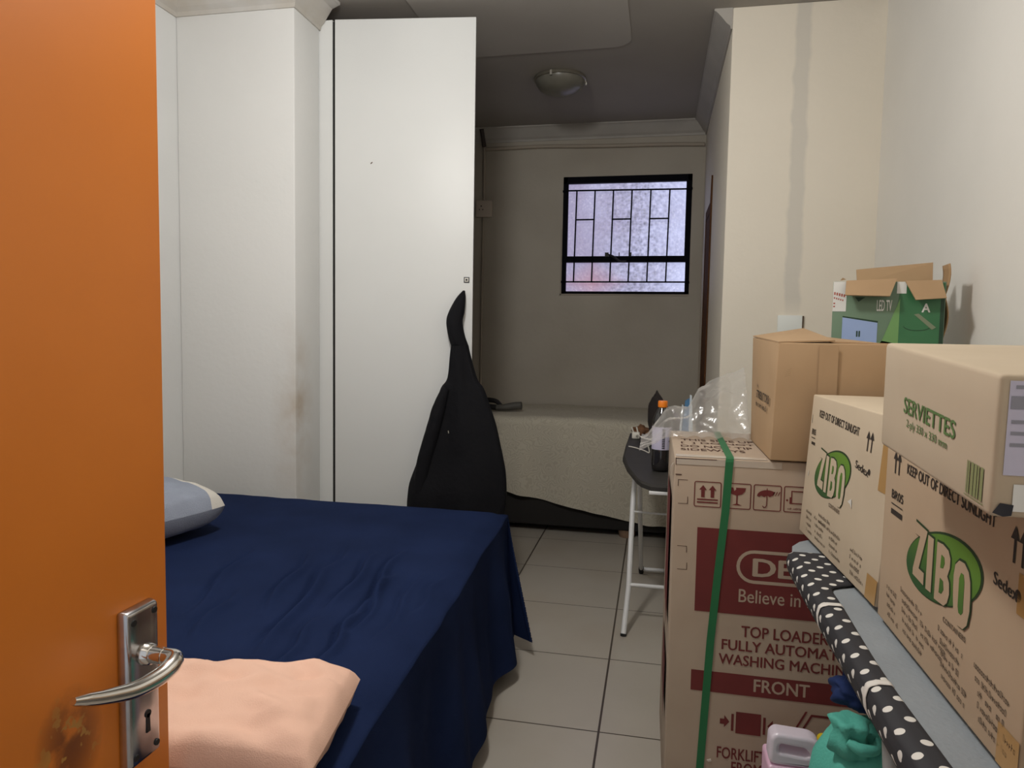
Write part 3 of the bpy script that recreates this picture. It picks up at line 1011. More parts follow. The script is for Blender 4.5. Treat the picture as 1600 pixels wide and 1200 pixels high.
def sheet(u, v):
    # u: head to foot then down the skirt; v: near side to far side with skirts
    LX = 1.0
    a = u*(1.80+DROP)
    b = -DROP + v*(BYF-BYN+2*DROP)
    sa = max(0.0, a-1.80)
    if b < 0:
        sb, y0, sgn = -b, BYN, -1
    elif b > BYF-BYN:
        sb, y0, sgn = b-(BYF-BYN), BYF, 1
    else:
        sb, y0, sgn = 0.0, BYN+b, 0
    xf = bed_foot_x(y0)
    x = BXH+(xf-BXH)*min(a/1.80, 1.0)
    y = y0
    m_ = max(sa, sb)
    mn = min(sa, sb)
    z = BZ-m_
    # round the mattress edge
    ra = min(1.0, max(0.0, (a-1.72)/0.08)) if sa == 0 else 1.0
    eb = min(b, (BYF-BYN)-b)
    rb = min(1.0, max(0.0, (0.08-eb)/0.08)) if sb == 0 else 1.0
    z -= 0.022*(ra**2 if m_ == 0 else 0)+0.022*(rb**2 if m_ == 0 else 0)
    if m_ > 0:
        z -= 0.022*math.exp(-m_*25)
        z = max(z, 0.052+0.02*nz(x*4, y*4, 8))
    fold = 0.018*min(m_*3, 1)*(math.sin(y*9.0+1.5)+0.5*math.sin(y*23+0.4)+0.6*math.sin(y*15+x*14))
    if sa > 0:
        x += 0.010+0.055*min(sa/DROP, 1)**1.5+(fold if sa >= sb else 0)
    if sb > 0:
        y += sgn*(0.008+0.02*min(sb/DROP, 1))+(0.35*fold if sb > sa else 0)*sgn
    if mn > 0:
        x += 0.085*mn/DROP
        y += -sgn*0.10*(mn/DROP)
    if m_ == 0:
        z += crease_z(x, y)*min(1, max(0, (y-1.36)/0.12))+0.003*nz(x*3, y*3)+0.0025*nz(x*9+y*5, y*4)
    else:
        x += 0.008*nz(y*6, z*4)
    return Vector((x, y, z))


sh = MB()
sh.grid(sheet, 330, 300)
tag(sh.build('fitted_sheet', M['navy'], bed, sharp=180), 'navy blue sheet hanging to the floor')


# pillows
def pillow_mesh(mb, c, hx, hy, hz, rot, mi=0, power=2.6, tilt=(0, 0), seed=0.0, wr=0.012, n=44, side=1, rnd=0.10, floor=None, band=None):
    R = Matrix.Rotation(rot, 3, 'Z') @ Matrix.Rotation(tilt[0], 3, 'X') @ Matrix.Rotation(tilt[1], 3, 'Y')
    c = Vector(c)

    def fn(sgn):
        def g(u, v):
            a, b = u*2-1, v*2-1
            # pulled-in edges between the corners
            pin = 0.05
            rc = 1-rnd*(a*a*b*b)
            x = hx*a*(1-pin*(1-b*b)*a*a)*rc
            y = hy*b*(1-pin*(1-a*a)*b*b)*rc
            e = max(0.0, (1-abs(a)**power)*(1-abs(b)**power))
            z = sgn*hz*e**0.42
            z += (wr*nz(a*2.4+seed, b*2.4, sgn*3)+wr*0.5*nz(a*6+seed, b*5, sgn*2))*e**0.5
            p = c+R @ Vector((x, y, z))
            if floor is not None:
                p.z = max(p.z, floor)
            return p
        return g
    f0 = len(mb.f)
    mb.grid(fn(1), n, n, mi)
    if band:
        for k in range(n*n):
            if k % n > n*band:
                mb.mi[f0+k] = 1
    mb.grid(fn(-1), n, n, mi if side == 1 else side, flip=True)
    return mb


pl = MB()
pillow_mesh(pl, (-2.03, 2.25, 0.758), 0.345, 0.35, 0.096, math.radians(-19), 0, power=4.5, seed=2.0, side=1, rnd=0.13, floor=0.668, band=0.85)
pw = pl.build('pillow', [M['pillow_blue'], M['pillow_white']], loc=(-2.03, 2.25, 0.668), sharp=180)
tag(pw, 'grey-blue pillow with white border lying on the navy bed by the left wall', 'pillow')
pl = MB()
pillow_mesh(pl, (-0.822, 1.172, 0.702), 0.262, 0.172, 0.054, math.radians(9), 0, power=6.0, seed=5.0, wr=0.020, rnd=0.06, floor=0.664)
tag(pl.build('cushion', M['peach'], loc=(-0.795, 1.178, 0.664), sharp=180), 'peach pink cushion on the near corner of the navy bed', 'cushion')

# ================================================================== SECOND BED UNDER THE WINDOW
b2 = empty('bed', (-0.68, 5.48, 0), 'bed with beige patterned bedspread under the barred window', 'bed')
MB().box(-1.66, 0.28, 5.03, 5.97, 0.05, 0.50, b=0.015).build('base', M['bed_base'], b2)
MB().box(-1.655, 0.275, 5.035, 5.965, 0.502, 0.825, b=0.04).build('mattress', M['pillow_white'], b2)
for (x, y) in ((-1.45, 5.12), (-0.17, 5.08), (-1.45, 5.88), (0.18, 5.88)):
    tag(MB().tube([(x, y, 0), (x, y, 0.05)], [0.055, 0.065], seg=18).build('foot', M['brick'], b2), 'round brown foot')


def spread(u, v):
    x = -1.665+1.95*u
    hem = 0.34 - 0.215*min(1, max(0, (x+1.2)/1.15)) + 0.012*nz(x*8, 1.0)
    L = 0.96
    s = v*(L+0.85-hem)
    if s < L:
        y, z = 5.975-s, 0.845
        e = max(0, (s-(L-0.07))/0.07)
        z -= 0.02*e*e
        z += 0.006*nz(x*3, y*3)+0.006*nz(x*9, y*5)+0.010*math.sin((x+1.66)/1.95*math.pi)
    else:
        k = s-L
        y, z = 5.005-0.012*min(k*6, 1), 0.825-k*0.985
        y -= 0.012*(math.sin(x*11+0.5)+0.7*math.sin(x*19+1.0))*min(k*2.5, 1)
        y -= 0.01*math.exp(-((x+0.95)/0.05)**2)*min(k*3, 1)
    return Vector((x, y, z))


sp = MB()
sp.grid(spread, 90, 70)
tag(sp.build('bedspread', M['damask'], b2, sharp=180), 'beige damask bedspread with slanting hem')

# strap thrown on the second bed
st = empty('belt', (-1.2, 5.4, 0.87), 'dark coiled strap lying on the beige bedspread behind the jacket', 'belt')
s1 = MB()
s1.tube([(-1.46, 5.44, 0.925), (-1.33, 5.40, 0.930), (-1.24, 5.38, 0.925), (-1.20, 5.36, 0.905), (-1.175, 5.34, 0.884)], [0.026, 0.028, 0.026, 0.022, 0.02], smoothing=6, flat=0.7, seg=10)
s1.tube([(-1.46, 5.34, 0.886), (-1.36, 5.32, 0.890), (-1.26, 5.30, 0.884), (-1.17, 5.28, 0.882)], 0.030, smoothing=6, flat=0.75, seg=10)
s1.tube([(-1.44, 5.40, 0.89), (-1.43, 5.40, 0.93)], 0.03, seg=10)
s1.build('strap', M['strap_black'], st)
s1 = MB()
s1.tube([(-1.20, 5.27, 0.884), (-1.13, 5.27, 0.888), (-1.06, 5.28, 0.900), (-1.005, 5.28, 0.905)], [0.024, 0.030, 0.034, 0.034], smoothing=6, flat=0.9, seg=10)
s1.build('tip', M['strap_grey'], st)

# ================================================================== THINGS ON THE RECESS WALLS AND CEILING
sk = empty('wall_socket', (-1.498, 6.0, 2.458), 'square cream socket on the dark back wall beside the wardrobe door', 'socket')
MB().box(-1.570, -1.428, 5.965, 6.0, 2.458, 2.600, b=0.005).build('box', M['plastic_cream'], sk)
h = MB()
for (x, z, r) in ((-1.522, 2.552, 0.006), (-1.538, 2.522, 0.005), (-1.508, 2.522, 0.005)):
    h.tube([(x, 5.9655, z), (x, 5.9635, z)], r, seg=10)
h.build('pin_holes', M['black'], sk)
cd = empty('conduit', (-1.498, 5.98, 2.61), 'thin painted conduit running along the back wall above the window', 'pipe')
c = MB()
c.tube([(-1.502, 5.986, 2.601), (-1.505, 5.986, 3.07)], 0.012, seg=10)
c.build('vertical_run', M['conduit'], cd)
c = MB()
c.tube([(-1.512, 5.986, 1.0), (-1.508, 5.986, 2.457)], 0.009, seg=10)
c.build('lower_run', M['conduit'], cd)
c = MB()
c.tube([(-1.49, 5.984, 3.035), (-1.0, 5.984, 3.042), (-0.6, 5.984, 3.030), (0.0, 5.984, 3.022), (0.33, 5.984, 3.012)], 0.016, smoothing=4, seg=10)
c.build('horizontal_run', M['conduit'], cd)
c = MB()
c.tube([(-1.505, 5.975, 3.06), (-1.505, 5.94, 3.10), (-1.512, 5.905, 3.185)], 0.018, smoothing=4, seg=10)
c.build('bend', M['conduit_dark'], cd)

cl = empty('ceiling_light', (-0.70, 4.87, CZ), 'unlit round glass dome light on the dim ceiling of the recess', 'ceiling light')
l_ = MB()
l_.lathe([(0.172, CZ-0.001), (0.178, CZ-0.012), (0.178, CZ-0.022), (0.165, CZ-0.026)], -0.70, 4.87, 0)
l_.build('rim', M['lamp_rim'], cl)
l_ = MB()
l_.lathe([(0.168, CZ-0.024), (0.163, CZ-0.045), (0.140, CZ-0.075), (0.10, CZ-0.098), (0.05, CZ-0.110), (0.012, CZ-0.113)], -0.70, 4.87, 0)
l_.build('dome', M['lamp_glass'], cl)
for a in (0.3, 2.4, 4.5):
    l_ = MB()
    l_.box(-0.70+0.178*math.cos(a)-0.007, -0.70+0.178*math.cos(a)+0.007, 4.87+0.178*math.sin(a)-0.007, 4.87+0.178*math.sin(a)+0.007, CZ-0.04, CZ-0.008)
    l_.build('clip', M['hook_metal'], cl)

sw = empty('wall_plate', (0.695, 4.0, 1.48), 'white square cover plate on the cream wall above the brown carton', 'wall plate')
MB().box(0.632, 0.756, 3.985, 4.0, 1.455, 1.578, b=0.003).build('plate', M['plate_white'], sw)
MB().box(0.756, 0.764, 3.988, 4.0, 1.46, 1.575).build('edge_shadow_strip', M['ink_soft'], sw)  # solid dark strip painted as the shadow at the plate's edge

# ================================================================== IRONING BOARD BEHIND THE APPLIANCE CARTON
ib = empty('ironing_board', (0.06, 3.6, 0), 'ironing board with dark cover and white tube legs behind the washing machine carton', 'ironing board')
half = [(0.06, 2.835), (0.125, 2.84), (0.165, 2.90), (0.185, 2.967), (0.235, 3.22), (0.268, 3.49), (0.27, 3.9), (0.265, 4.36), (0.06, 4.38)]
outl = half + [(0.12-x, y) for x, y in reversed(half[1:-1])]
bt = MB()
bt.prism(outl, 0.832, 0.848)


def inset(poly, d):
    c = Vector((0.06, 3.6))
    out = []
    for x, y in poly:
        v = Vector((x, y))-c
        out.append(tuple(c+v*(1-d/v.length)))
    return out


o_in = inset(outl, 0.012)
n_ = len(outl)
vs = [(x, y, 0.848) for x, y in outl]+[(x, y, 0.856) for x, y in o_in]
bt.add(vs, [tuple(range(n_, 2*n_))]+[(i, (i+1) % n_, n_+(i+1) % n_, n_+i) for i in range(n_)], 0)
tag(bt.build('board', M['board_dark'], ib), 'dark grey board cover')
rm = MB()
rm.box(-0.012, 0.132, 2.832, 2.850, 0.818, 0.8315, b=0.003)
rm.build('rim', M['white_tube'], ib)
lg = MB()
lg.tube([(-0.085, 3.86, 0.826), (-0.095, 3.62, 0.60), (-0.100, 3.50, 0.20), (-0.115, 3.355, 0.008)], 0.0135, smoothing=1, seg=12)
lg.tube([(0.215, 3.86, 0.826), (0.215, 3.62, 0.60), (0.225, 3.50, 0.20), (0.235, 3.355, 0.008)], 0.0135, smoothing=1, seg=12)
lg.tube([(-0.100, 3.50, 0.205), (0.225, 3.50, 0.205)], 0.010, seg=10)
l1 = tag(lg.build('leg', M['white_tube'], ib), 'white tube leg frame')
for x, dx_ in ((-0.115, 0.0003), (0.235, -0.0003)):
    e = MB()
    e.tube([(x, 3.3545, 0.0), (x+dx_, 3.3555, 0.012)], 0.0148, seg=12)
    e.build('foot_cap', M['foot_black'], l1)
lg = MB()
lg.tube([(-0.062, 3.35, 0.826), (-0.056, 3.8, 0.42), (-0.050, 4.28, 0.03)], 0.012, smoothing=2, seg=12)
lg.tube([(0.18, 3.35, 0.826), (0.178, 3.8, 0.42), (0.172, 4.28, 0.03)], 0.012, smoothing=2, seg=12)
lg.tube([(-0.05, 4.28, 0.032), (0.172, 4.28, 0.032)], 0.012, seg=10)
l2 = lg.build('leg', M['white_tube'], ib)
for x in (-0.05, 0.172):
    e = MB()
    e.tube([(x, 4.295, 0.0), (x, 4.28, 0.03), (x, 4.27, 0.045)], [0.014, 0.017, 0.015], seg=12)
    e.build('foot_cap', M['foot_black'], l2)
e = MB()
e.tube([(-0.095, 3.60, 0.555), (0.05, 3.62, 0.545), (0.21, 3.60, 0.555)], 0.005, smoothing=4, seg=8)
e.build('brace_wire', M['white_tube'], ib)

# bottle with orange cap
bo = empty('bottle', (0.035, 3.16, 0.856), 'plastic bottle with orange cap and lilac label on the dark ironing board', 'bottle')
BB = 0.857
l_ = MB()
prof = [(0.030, BB), (0.040, BB+0.006), (0.043, BB+0.03), (0.043, BB+0.12), (0.0425, BB+0.125), (0.0425, BB+0.20), (0.043, BB+0.205), (0.040, BB+0.232), (0.030, BB+0.26), (0.019, BB+0.278), (0.0145, BB+0.288), (0.0145, BB+0.292)]
l_.lathe(prof, 0.035, 3.16, 0, seg=28)
bd = l_.build('body', M['cola'], bo, sharp=60)
l_ = MB()
l_.lathe([(0.0438, BB+0.098), (0.0440, BB+0.100), (0.0440, BB+0.196), (0.0438, BB+0.198)], 0.035, 3.16, 0, seg=28)
for k in range(12):     # printed ticks down the label
    z = BB+0.105+k*0.0075
    for a in (-1.42, ):
        x, y = 0.035+0.0447*math.cos(a), 3.16+0.0447*math.sin(a)
        l_.box(x-0.006, x+0.006, y-0.0005, y+0.002, z, z+0.004, 1)
l_.box(0.035+0.0300, 0.035+0.0345, 3.16-0.0345, 3.16-0.0290, BB+0.135, BB+0.140, 1)
l_.build('label', [M['lavender'], M['black']], bo, sharp=60)
l_ = MB()
l_.lathe([(0.0205, BB+0.284), (0.0210, BB+0.287), (0.0210, BB+0.308), (0.0190, BB+0.312)], 0.035, 3.16, 0, seg=24,
         ripple=lambda a, z: 0.02*math.sin(a*24))
l_.build('cap', M['orange_cap'], bo)

# charger with white plug and cord
ch = empty('charger', (-0.04, 3.98, 0.857), 'black charger block with white two pin plug and cord on the ironing board', 'charger')
MB().box(-0.075, 0.07, 3.86, 4.06, 0.857, 0.885, b=0.006).build('block', M['black'], ch)
p_ = MB()
p_.box(-0.125, -0.080, 4.10, 4.14, 0.857, 0.895, b=0.006)
p_.tube([(-0.118, 4.12, 0.895), (-0.128, 4.12, 0.925)], 0.0045, seg=8)
p_.tube([(-0.092, 4.12, 0.895), (-0.100, 4.12, 0.925)], 0.0045, seg=8)
p_.build('plug', M['plastic_white'], ch)
p_ = MB()
p_.tube([(-0.10, 4.11, 0.875), (-0.085, 4.0, 0.892), (-0.055, 3.90, 0.893), (-0.02, 3.87, 0.892), (0.03, 3.9, 0.891)], 0.0045, smoothing=6, seg=8)
p_.tube([(-0.03, 3.865, 0.8605), (-0.02, 3.62, 0.8605), (-0.05, 3.68, 0.8605), (-0.10, 3.76, 0.8605), (-0.13, 3.79, 0.8605)], 0.0032, smoothing=6, seg=8)
p_.build('cord', M['plastic_white'], ch)


def blob(name, mats, c, r, seed, amp, label, cat, n=28, flat_bottom=None, squash=None):
    mb = MB()

    def fn(u, v):
        th, ph = u*2*math.pi, (v-0.5)*math.pi
        d = Vector((math.cos(ph)*math.cos(th), math.cos(ph)*math.sin(th), math.sin(ph)))
        k = 1+amp*nz(d.x*1.7+seed, d.y*1.7, d.z*1.7)+amp*0.5*nz(d.x*4+seed, d.y*4, d.z*4)
        p = Vector((d.x*r[0]*k, d.y*r[1]*k, d.z*r[2]*k))
        if squash:
            p = squash(p)
        p += Vector(c)
        if flat_bottom is not None:
            p.z = max(p.z, flat_bottom)
        return p
    mb.grid(fn, n, n//2*2, 0)
    base = (c[0], c[1], flat_bottom if flat_bottom is not None else c[2]-r[2])
    o = mb.build(name, mats, loc=base, sharp=180)
    return tag(o, label, cat)


blob('brown_cloth', M['brown_cloth'], (-0.075, 4.29, 0.875), (0.060, 0.055, 0.035), 1.0, 0.4,
     'crumpled rusty brown cloth at the back of the dark ironing board', 'cloth', flat_bottom=0.857)
blob('purple_cloth', M['purple_cloth'], (0.085, 4.27, 0.925), (0.075, 0.045, 0.08), 3.0, 0.35,
     'greyish purple cloth bunched behind the orange capped bottle', 'cloth', flat_bottom=0.857)
blob('dark_garment', M['dark_cloth'], (0.045, 4.145, 0.975), (0.080, 0.032, 0.155), 7.0, 0.12,
     'dark garment with pointed top heaped behind the orange capped bottle', 'garment', flat_bottom=0.857,
     squash=lambda p: Vector((p.x*(1-0.30*max(p.z, 0)/0.155)-0.20*max(p.z, 0), p.y, p.z-0.45*max(0, p.x)*max(p.z, 0)/0.1)))
pk = empty('packet', (0.18, 4.16, 0.857), 'blue and white packet standing on the ironing board behind the plastic bag', 'packet')
q = MB()
q.prism([(0.150, 0.857), (0.205, 0.857), (0.196, 1.100), (0.172, 1.085)], 4.15, 4.185, axis='y')
q.build('pouch', M['blue_pack'], pk)
q = MB()
q.prism([(0.196, 0.857), (0.222, 0.857), (0.207, 1.118), (0.196, 1.122)], 4.142, 4.148, axis='y')
q.prism([(0.140, 0.857), (0.152, 0.857), (0.162, 1.060), (0.154, 1.065)], 4.142, 4.148, axis='y')
q.build('fin', M['white_pack'], pk)

# ================================================================== WASHING MACHINE CARTON
X0, X1, Y0, Y1, ZT = 0.062, 0.712, 2.10, 2.69, 1.10
wm = empty('washing_machine_carton', (0.38, 2.4, 0), 'tall brown washing machine carton with dark red print and green strap', 'carton')
cm = MB()
Pw = trilinear([(X0, Y0, 0), (X1, Y0, 0), (X0, Y0, ZT), (X1, Y0, ZT), (X0-0.008, Y1, 0), (X1, Y1, 0), (X0-0.004, Y1, ZT), (X1, Y1, ZT)])
cm.hexa(Pw, (0.65, ZT, 0.59), 0, 0.006, n=5)
fF = Face((X0, Y0, 0), (1, 0, 0), (0, 0, 1), (0, -1, 0))
fT = Face((X0, Y0, ZT), (1, 0, 0), (0, 1, 0), (0, 0, 1))
fL = Face((X0-0.006, Y1, 0), (0.012/0.59*0, -1, 0), (0, 0, 1), (-1, 0, 0))
RED, TAN, TAPE, STN = 1, 0, 2, 3
# tape along the top front edge
ink_rect(cm, fF, 0.004, 1.078, 0.30, 1.097, TAPE)
ink_rect(cm, fT, 0.004, 0.004, 0.26, 0.045, TAPE)
ink_rect(cm, fF, 0.0035, 1.076, 0.0055, 1.098, STN, 2)
ink_rect(cm, fF, 0.004, 1.0945, 0.12, 1.0965, STN, 2)
# handling icons
for k in range(6):
    x0 = 0.059+0.083*k
    ink_frame(cm, fF, x0, 0.955, x0+0.077, 1.031, 0.0026, RED, 1, 0.006)


def icon(k):
    return 0.059+0.083*k


x = icon(0)
ink_rect(cm, fF, x+0.009, 0.967, x+0.068, 0.971, RED)
ink_rect(cm, fF, x+0.009, 0.9755, x+0.068, 0.9795, RED)
for a in (x+0.025, x+0.052):
    ink_rect(cm, fF, a-0.005, 0.984, a+0.005, 1.008, RED)
    ink_poly(cm, fF, [(a-0.011, 1.006), (a+0.011, 1.006), (a, 1.020)], RED, 2)
x = icon(1)
ink_poly(cm, fF, [(x+0.014, 1.018), (x+0.027, 1.018), (x+0.030, 1.008), (x+0.035, 1.013), (x+0.034, 1.018), (x+0.062, 1.018), (x+0.060, 1.008), (x+0.052, 0.999), (x+0.040, 0.995), (x+0.040, 0.971), (x+0.053, 0.966), (x+0.024, 0.966), (x+0.036, 0.971), (x+0.036, 0.995), (x+0.022, 0.999), (x+0.016, 1.007)], RED)
x = icon(2)
um = [(x+0.010, 0.999)]
for k in range(9):
    an = math.pi-math.pi*k/8*0.78
    um.append((x+0.038+0.028*math.cos(an), 0.998+0.018*math.sin(an)))
um += [(x+0.052, 1.000), (x+0.045, 0.996), (x+0.038, 1.000), (x+0.030, 0.995), (x+0.022, 0.999), (x+0.016, 0.995)]
ink_poly(cm, fF, um, RED)
ink_rect(cm, fF, x+0.036, 0.970, x+0.0385, 1.021, RED, 2)
ink_poly(cm, fF, [(x+0.036, 0.972), (x+0.0385, 0.972), (x+0.036, 0.965), (x+0.029, 0.963), (x+0.025, 0.969), (x+0.0275, 0.970), (x+0.030, 0.966), (x+0.034, 0.967)], RED)
for a in (0.052, 0.059, 0.066):
    ink_poly(cm, fF, [(x+a, 1.000), (x+a+0.002, 1.000), (x+a+0.008, 1.012), (x+a+0.005, 1.012)], RED)
x = icon(3)
ink_frame(cm, fF, x+0.020, 0.980, x+0.056, 1.018, 0.003, RED)
ink_rect(cm, fF, x+0.016, 0.980, x+0.020, 0.999, RED)
ink_poly(cm, fF, [(x+0.006, 0.990), (x+0.0095, 0.994), (x+0.013, 0.990), (x+0.0095, 0.986)], RED)
smudge_line(cm, fF, x+0.012, 0.963, 0.050, 0.006, RED)
# corner brackets
for (bx_, by_) in ((0.012, 1.033), (0.016, 0.835)):
    w_ = 0.0016
    ink_rect(cm, fF, bx_, by_-w_, bx_+0.028, by_, STN)
    ink_rect(cm, fF, bx_+0.0264 if by_ < 0.9 else bx_, by_-0.02, bx_+0.028 if by_ < 0.9 else bx_+w_, by_, STN)
    ink_rect(cm, fF, bx_+0.002, by_-0.072, bx_+0.030, by_-0.0704, STN)
    ink_rect(cm, fF, bx_+0.0284, by_-0.072, bx_+0.030, by_-0.05, STN)
ink_rect(cm, fF, 0.004, 1.046, 0.022, 1.049, STN)
# red panel with oval brand lozenge
ink_rect(cm, fF, 0.072, 0.642, 0.600, 0.894, RED)
ink_frame(cm, fF, 0.186, 0.738, 0.512, 0.837, 0.0095, TAN, 2, 0.049)
ink_text(cm, fF, 'DEFY', 0.234, 0.761, 0.446, 0.812, TAN, 2, bold=0.03)
ink_text(cm, fF, 'Believe in Better', 0.196, 0.680, 0.500, 0.719, TAN, 2, bold=0.006)
ink_text(cm, fF, 'TOP LOADER', 0.208, 0.576, 0.446, 0.609, RED, 1, bold=0.02)
ink_text(cm, fF, 'FULLY AUTOMATIC', 0.154, 0.533, 0.512, 0.564, RED, 1, bold=0.02)
ink_text(cm, fF, 'WASHING MACHINE', 0.147, 0.489, 0.517, 0.520, RED, 1, bold=0.02)
ink_rect(cm, fF, 0.069, 0.399, 0.600, 0.462, RED)
ink_text(cm, fF, 'FRONT', 0.249, 0.414, 0.402, 0.452, TAN, 2, bold=0.02)
# clamp marks
ink_rect(cm, fF, 0.202, 0.281, 0.273, 0.347, RED)
ink_rect(cm, fF, 0.189, 0.287, 0.196, 0.339, RED)
ink_rect(cm, fF, 0.279, 0.287, 0.286, 0.339, RED)
ink_poly(cm, fF, [(0.157, 0.305), (0.169, 0.305), (0.169, 0.295), (0.184, 0.314), (0.169, 0.333), (0.169, 0.321), (0.157, 0.321)], RED)
ink_poly(cm, fF, [(0.318, 0.305), (0.306, 0.305), (0.306, 0.295), (0.291, 0.314), (0.306, 0.333), (0.306, 0.321), (0.318, 0.321)], RED)
ink_poly(cm, fF, [(0.361, 0.305), (0.367, 0.305), (0.400, 0.372), (0.394, 0.372)], RED)
ink_poly(cm, fF, [(0.380, 0.305), (0.386, 0.305), (0.413, 0.358), (0.470, 0.358), (0.470, 0.365), (0.410, 0.365)], RED)
ink_text(cm, fF, 'FORKLIFT', 0.152, 0.199, 0.290, 0.234, RED, 1, bold=0.02)
ink_text(cm, fF, 'FROM FRONT', 0.195, 0.155, 0.400, 0.192, RED, 1, bold=0.02)
# stencil on the top
for (body, xa, xb, y0_) in (('SIDEWAYS', 0.022, 0.215, 0.125), ('DO NOT TIP', 0.025, 0.245, 0.195), ('[  ] DO NOT', 0.028, 0.26, 0.265), ('THIS SIDE UP', 0.030, 0.265, 0.335)):
    ink_text(cm, fT, body, xa, y0_, xb, y0_+0.042, STN, 1, bold=0.012)
# red print on the narrow left side
ink_poly(cm, fL, [(0.16, 0.55), (0.50, 0.55), (0.50, 0.97), (0.16, 0.97)], RED)
ink_poly(cm, fL, [(0.16, 0.25), (0.50, 0.25), (0.50, 0.44), (0.16, 0.44)], RED)
wmb = cm.build('box', [M['board_wm'], M['wm_red'], M['tape_clear'], M['stencil']], wm, fix=True)
sp = MB()


def strap_pt(k, e_):
    """band over the top and slanting down the front"""
    path = [(0.168, Y1+0.002, 0.30), (0.168, Y1+0.002, ZT-0.01), (0.166, Y1-0.004, ZT+0.003), (0.158, Y0+0.02, ZT+0.003), (0.156, Y0-0.001, ZT+0.001),
            (0.155, Y0-0.003, ZT-0.008), (0.149, Y0-0.003, 0.944), (0.134, Y0-0.003, 0.752), (0.121, Y0-0.003, 0.557), (0.104, Y0-0.003, 0.158), (0.097, Y0-0.003, 0.0)]
    x_, y_, z_ = path[k]
    return Vector((X0+x_+(e_-0.5)*0.022, y_, z_))


sp.grid(lambda u, v: strap_pt(round(u*10), v), 10, 1, 0, False)
tag(sp.build('strap', M['pp_green'], wm, solid=0.0012), 'green packing strap')
tp = MB()
tp.grid(lambda u, v: Vector((X0-0.0025-0.008*math.sin(u*3.1), Y0+0.002+0.03*v, 1.045+0.035*u-0.004*v)), 6, 3)
tag(tp.build('loose_tape', M['tape_clear'], wm, solid=0.001), 'curled bit of clear tape')
tp = MB()
tp.prism([(0.186, 0.188), (0.197, 0.192), (0.199, 0.186), (0.190, 0.183)], Y0-0.003, Y0-0.0005, axis='y')
tp.build('paper_chip', M['carpet_dust'], wm)

# clear plastic bag heaped on the carton
bagb = MB()


def bag_fn(u, v):
    # u left to right, v front to back
    x = -0.045+0.36*u
    y = 2.46+0.24*v+0.03*nz(u*4, 3.0)
    hk = [(-0.05, 0.0), (-0.02, 0.005), (0.035, 0.068), (0.12, 0.080), (0.155, 0.15), (0.25, 0.205), (0.33, 0.235)]
    ridge = 0.0
    for (xa, ha), (xb, hb) in zip(hk, hk[1:]):
        if xa <= x <= xb:
            t_ = (x-xa)/(xb-xa)
            ridge = ha+(hb-ha)*t_
    prof = math.sin(min(1.0, v*0.62+0.02)*math.pi*0.72)**0.9 if v > 0 else 0
    z = 1.108+ridge*prof+0.022*nz(u*5, v*4, 1)*min(1, v*3)+0.012*nz(u*11, v*9, 4)*min(1, v*3)+0.012*abs(nz(u*7+v*9, v*3, 6))
    if x < X0:
        z -= (X0-x)*0.25
        y -= 0.16*(X0-x)/0.1*(1-v)
    z = max(z, 1.108 if x > X0-0.022 else 1.075)
    return Vector((x, y, z))


bagb.grid(bag_fn, 70, 50)
tag(bagb.build('plastic_bag', M['film'], loc=(0.14, 2.58, 1.102), sharp=180), 'crumpled clear plastic bag heaped on top of the washing machine carton', 'plastic bag')


# ================================================================== PLAIN BROWN CARTON ON TOP
def carton(name, corners, dims, mats, label, cat='carton', b=0.004, n=4, prints=None, fn=None, group=None):
    base = sum((Vector(corners[i]) for i in (0, 1, 4, 5)), Vector())/4
    t_ = empty(name, base, label, cat, group)
    mb = MB()
    mb.hexa(trilinear(corners), dims, 0, b, n=n, fn=fn)
    if prints:
        prints(mb)
    return t_, mb.build('box', mats, t_)


bxl, bxr, by0, by1, bz0, bz1 = 0.327, 0.645, 2.090, 2.50, 1.1045, 1.440
bc = empty('brown_carton', (0.48, 2.29, bz0), 'plain brown carton with loosely folded flaps on the washing machine carton', 'carton')
mb = MB()
Pb = trilinear([(bxl, by0, bz0), (bxr, by0, bz0), (bxl+0.010, by0+0.004, bz1), (bxr, by0+0.004, bz1), (bxl-0.002, by1, bz0), (bxr, by1, bz0), (bxl-0.008, by1, bz1+0.014), (bxr, by1, bz1)])
mb.hexa(Pb, (bxr-bxl, bz1-bz0, by1-by0), 0, 0.003, n=3)
fB = Face((bxl-0.002, by1, bz0), (0.002, -1, 0), (0, 0, 1), (-1, 0, 0))     # left side, read from the left
ink_text(mb, fB, 'DISTRIBUTORS', 0.05, 0.155, 0.355, 0.180, 1, 1, bold=0.02)
smudge_line(mb, fB, 0.075, 0.186, 0.06, 0.020, 1)
smudge_line(mb, fB, 0.08, 0.128, 0.22, 0.017, 1)
ink_rect(mb, fB, 0.01, 0.195, 0.05, 0.204, 1)
ink_rect(mb, fB, 0.01, 0.165, 0.045, 0.168, 1)
fBf = Face((bxl, by0, bz0), (1, 0, 0), (0, 0, 1), (0, -1, 0))
for k in range(4):
    ink_poly(mb, fBf, [(0.030+0.002*k, 0.240+0.006*k), (0.044+0.001*k, 0.245+0.006*k), (0.044+0.001*k, 0.2458+0.006*k), (0.030+0.002*k, 0.241+0.006*k)], 4)
ink_rect(mb, fBf, 0.118, 0.001, 0.168, 0.328, 3)
mb.build('box', [M['carton_brown'], M['ink'], M['ink_soft'], mat('carton_brown_tape', (0.428, 0.282, 0.157), 0.7), mat('carton_scuff', (0.30, 0.20, 0.11), 0.85)], bc)
fl = MB()


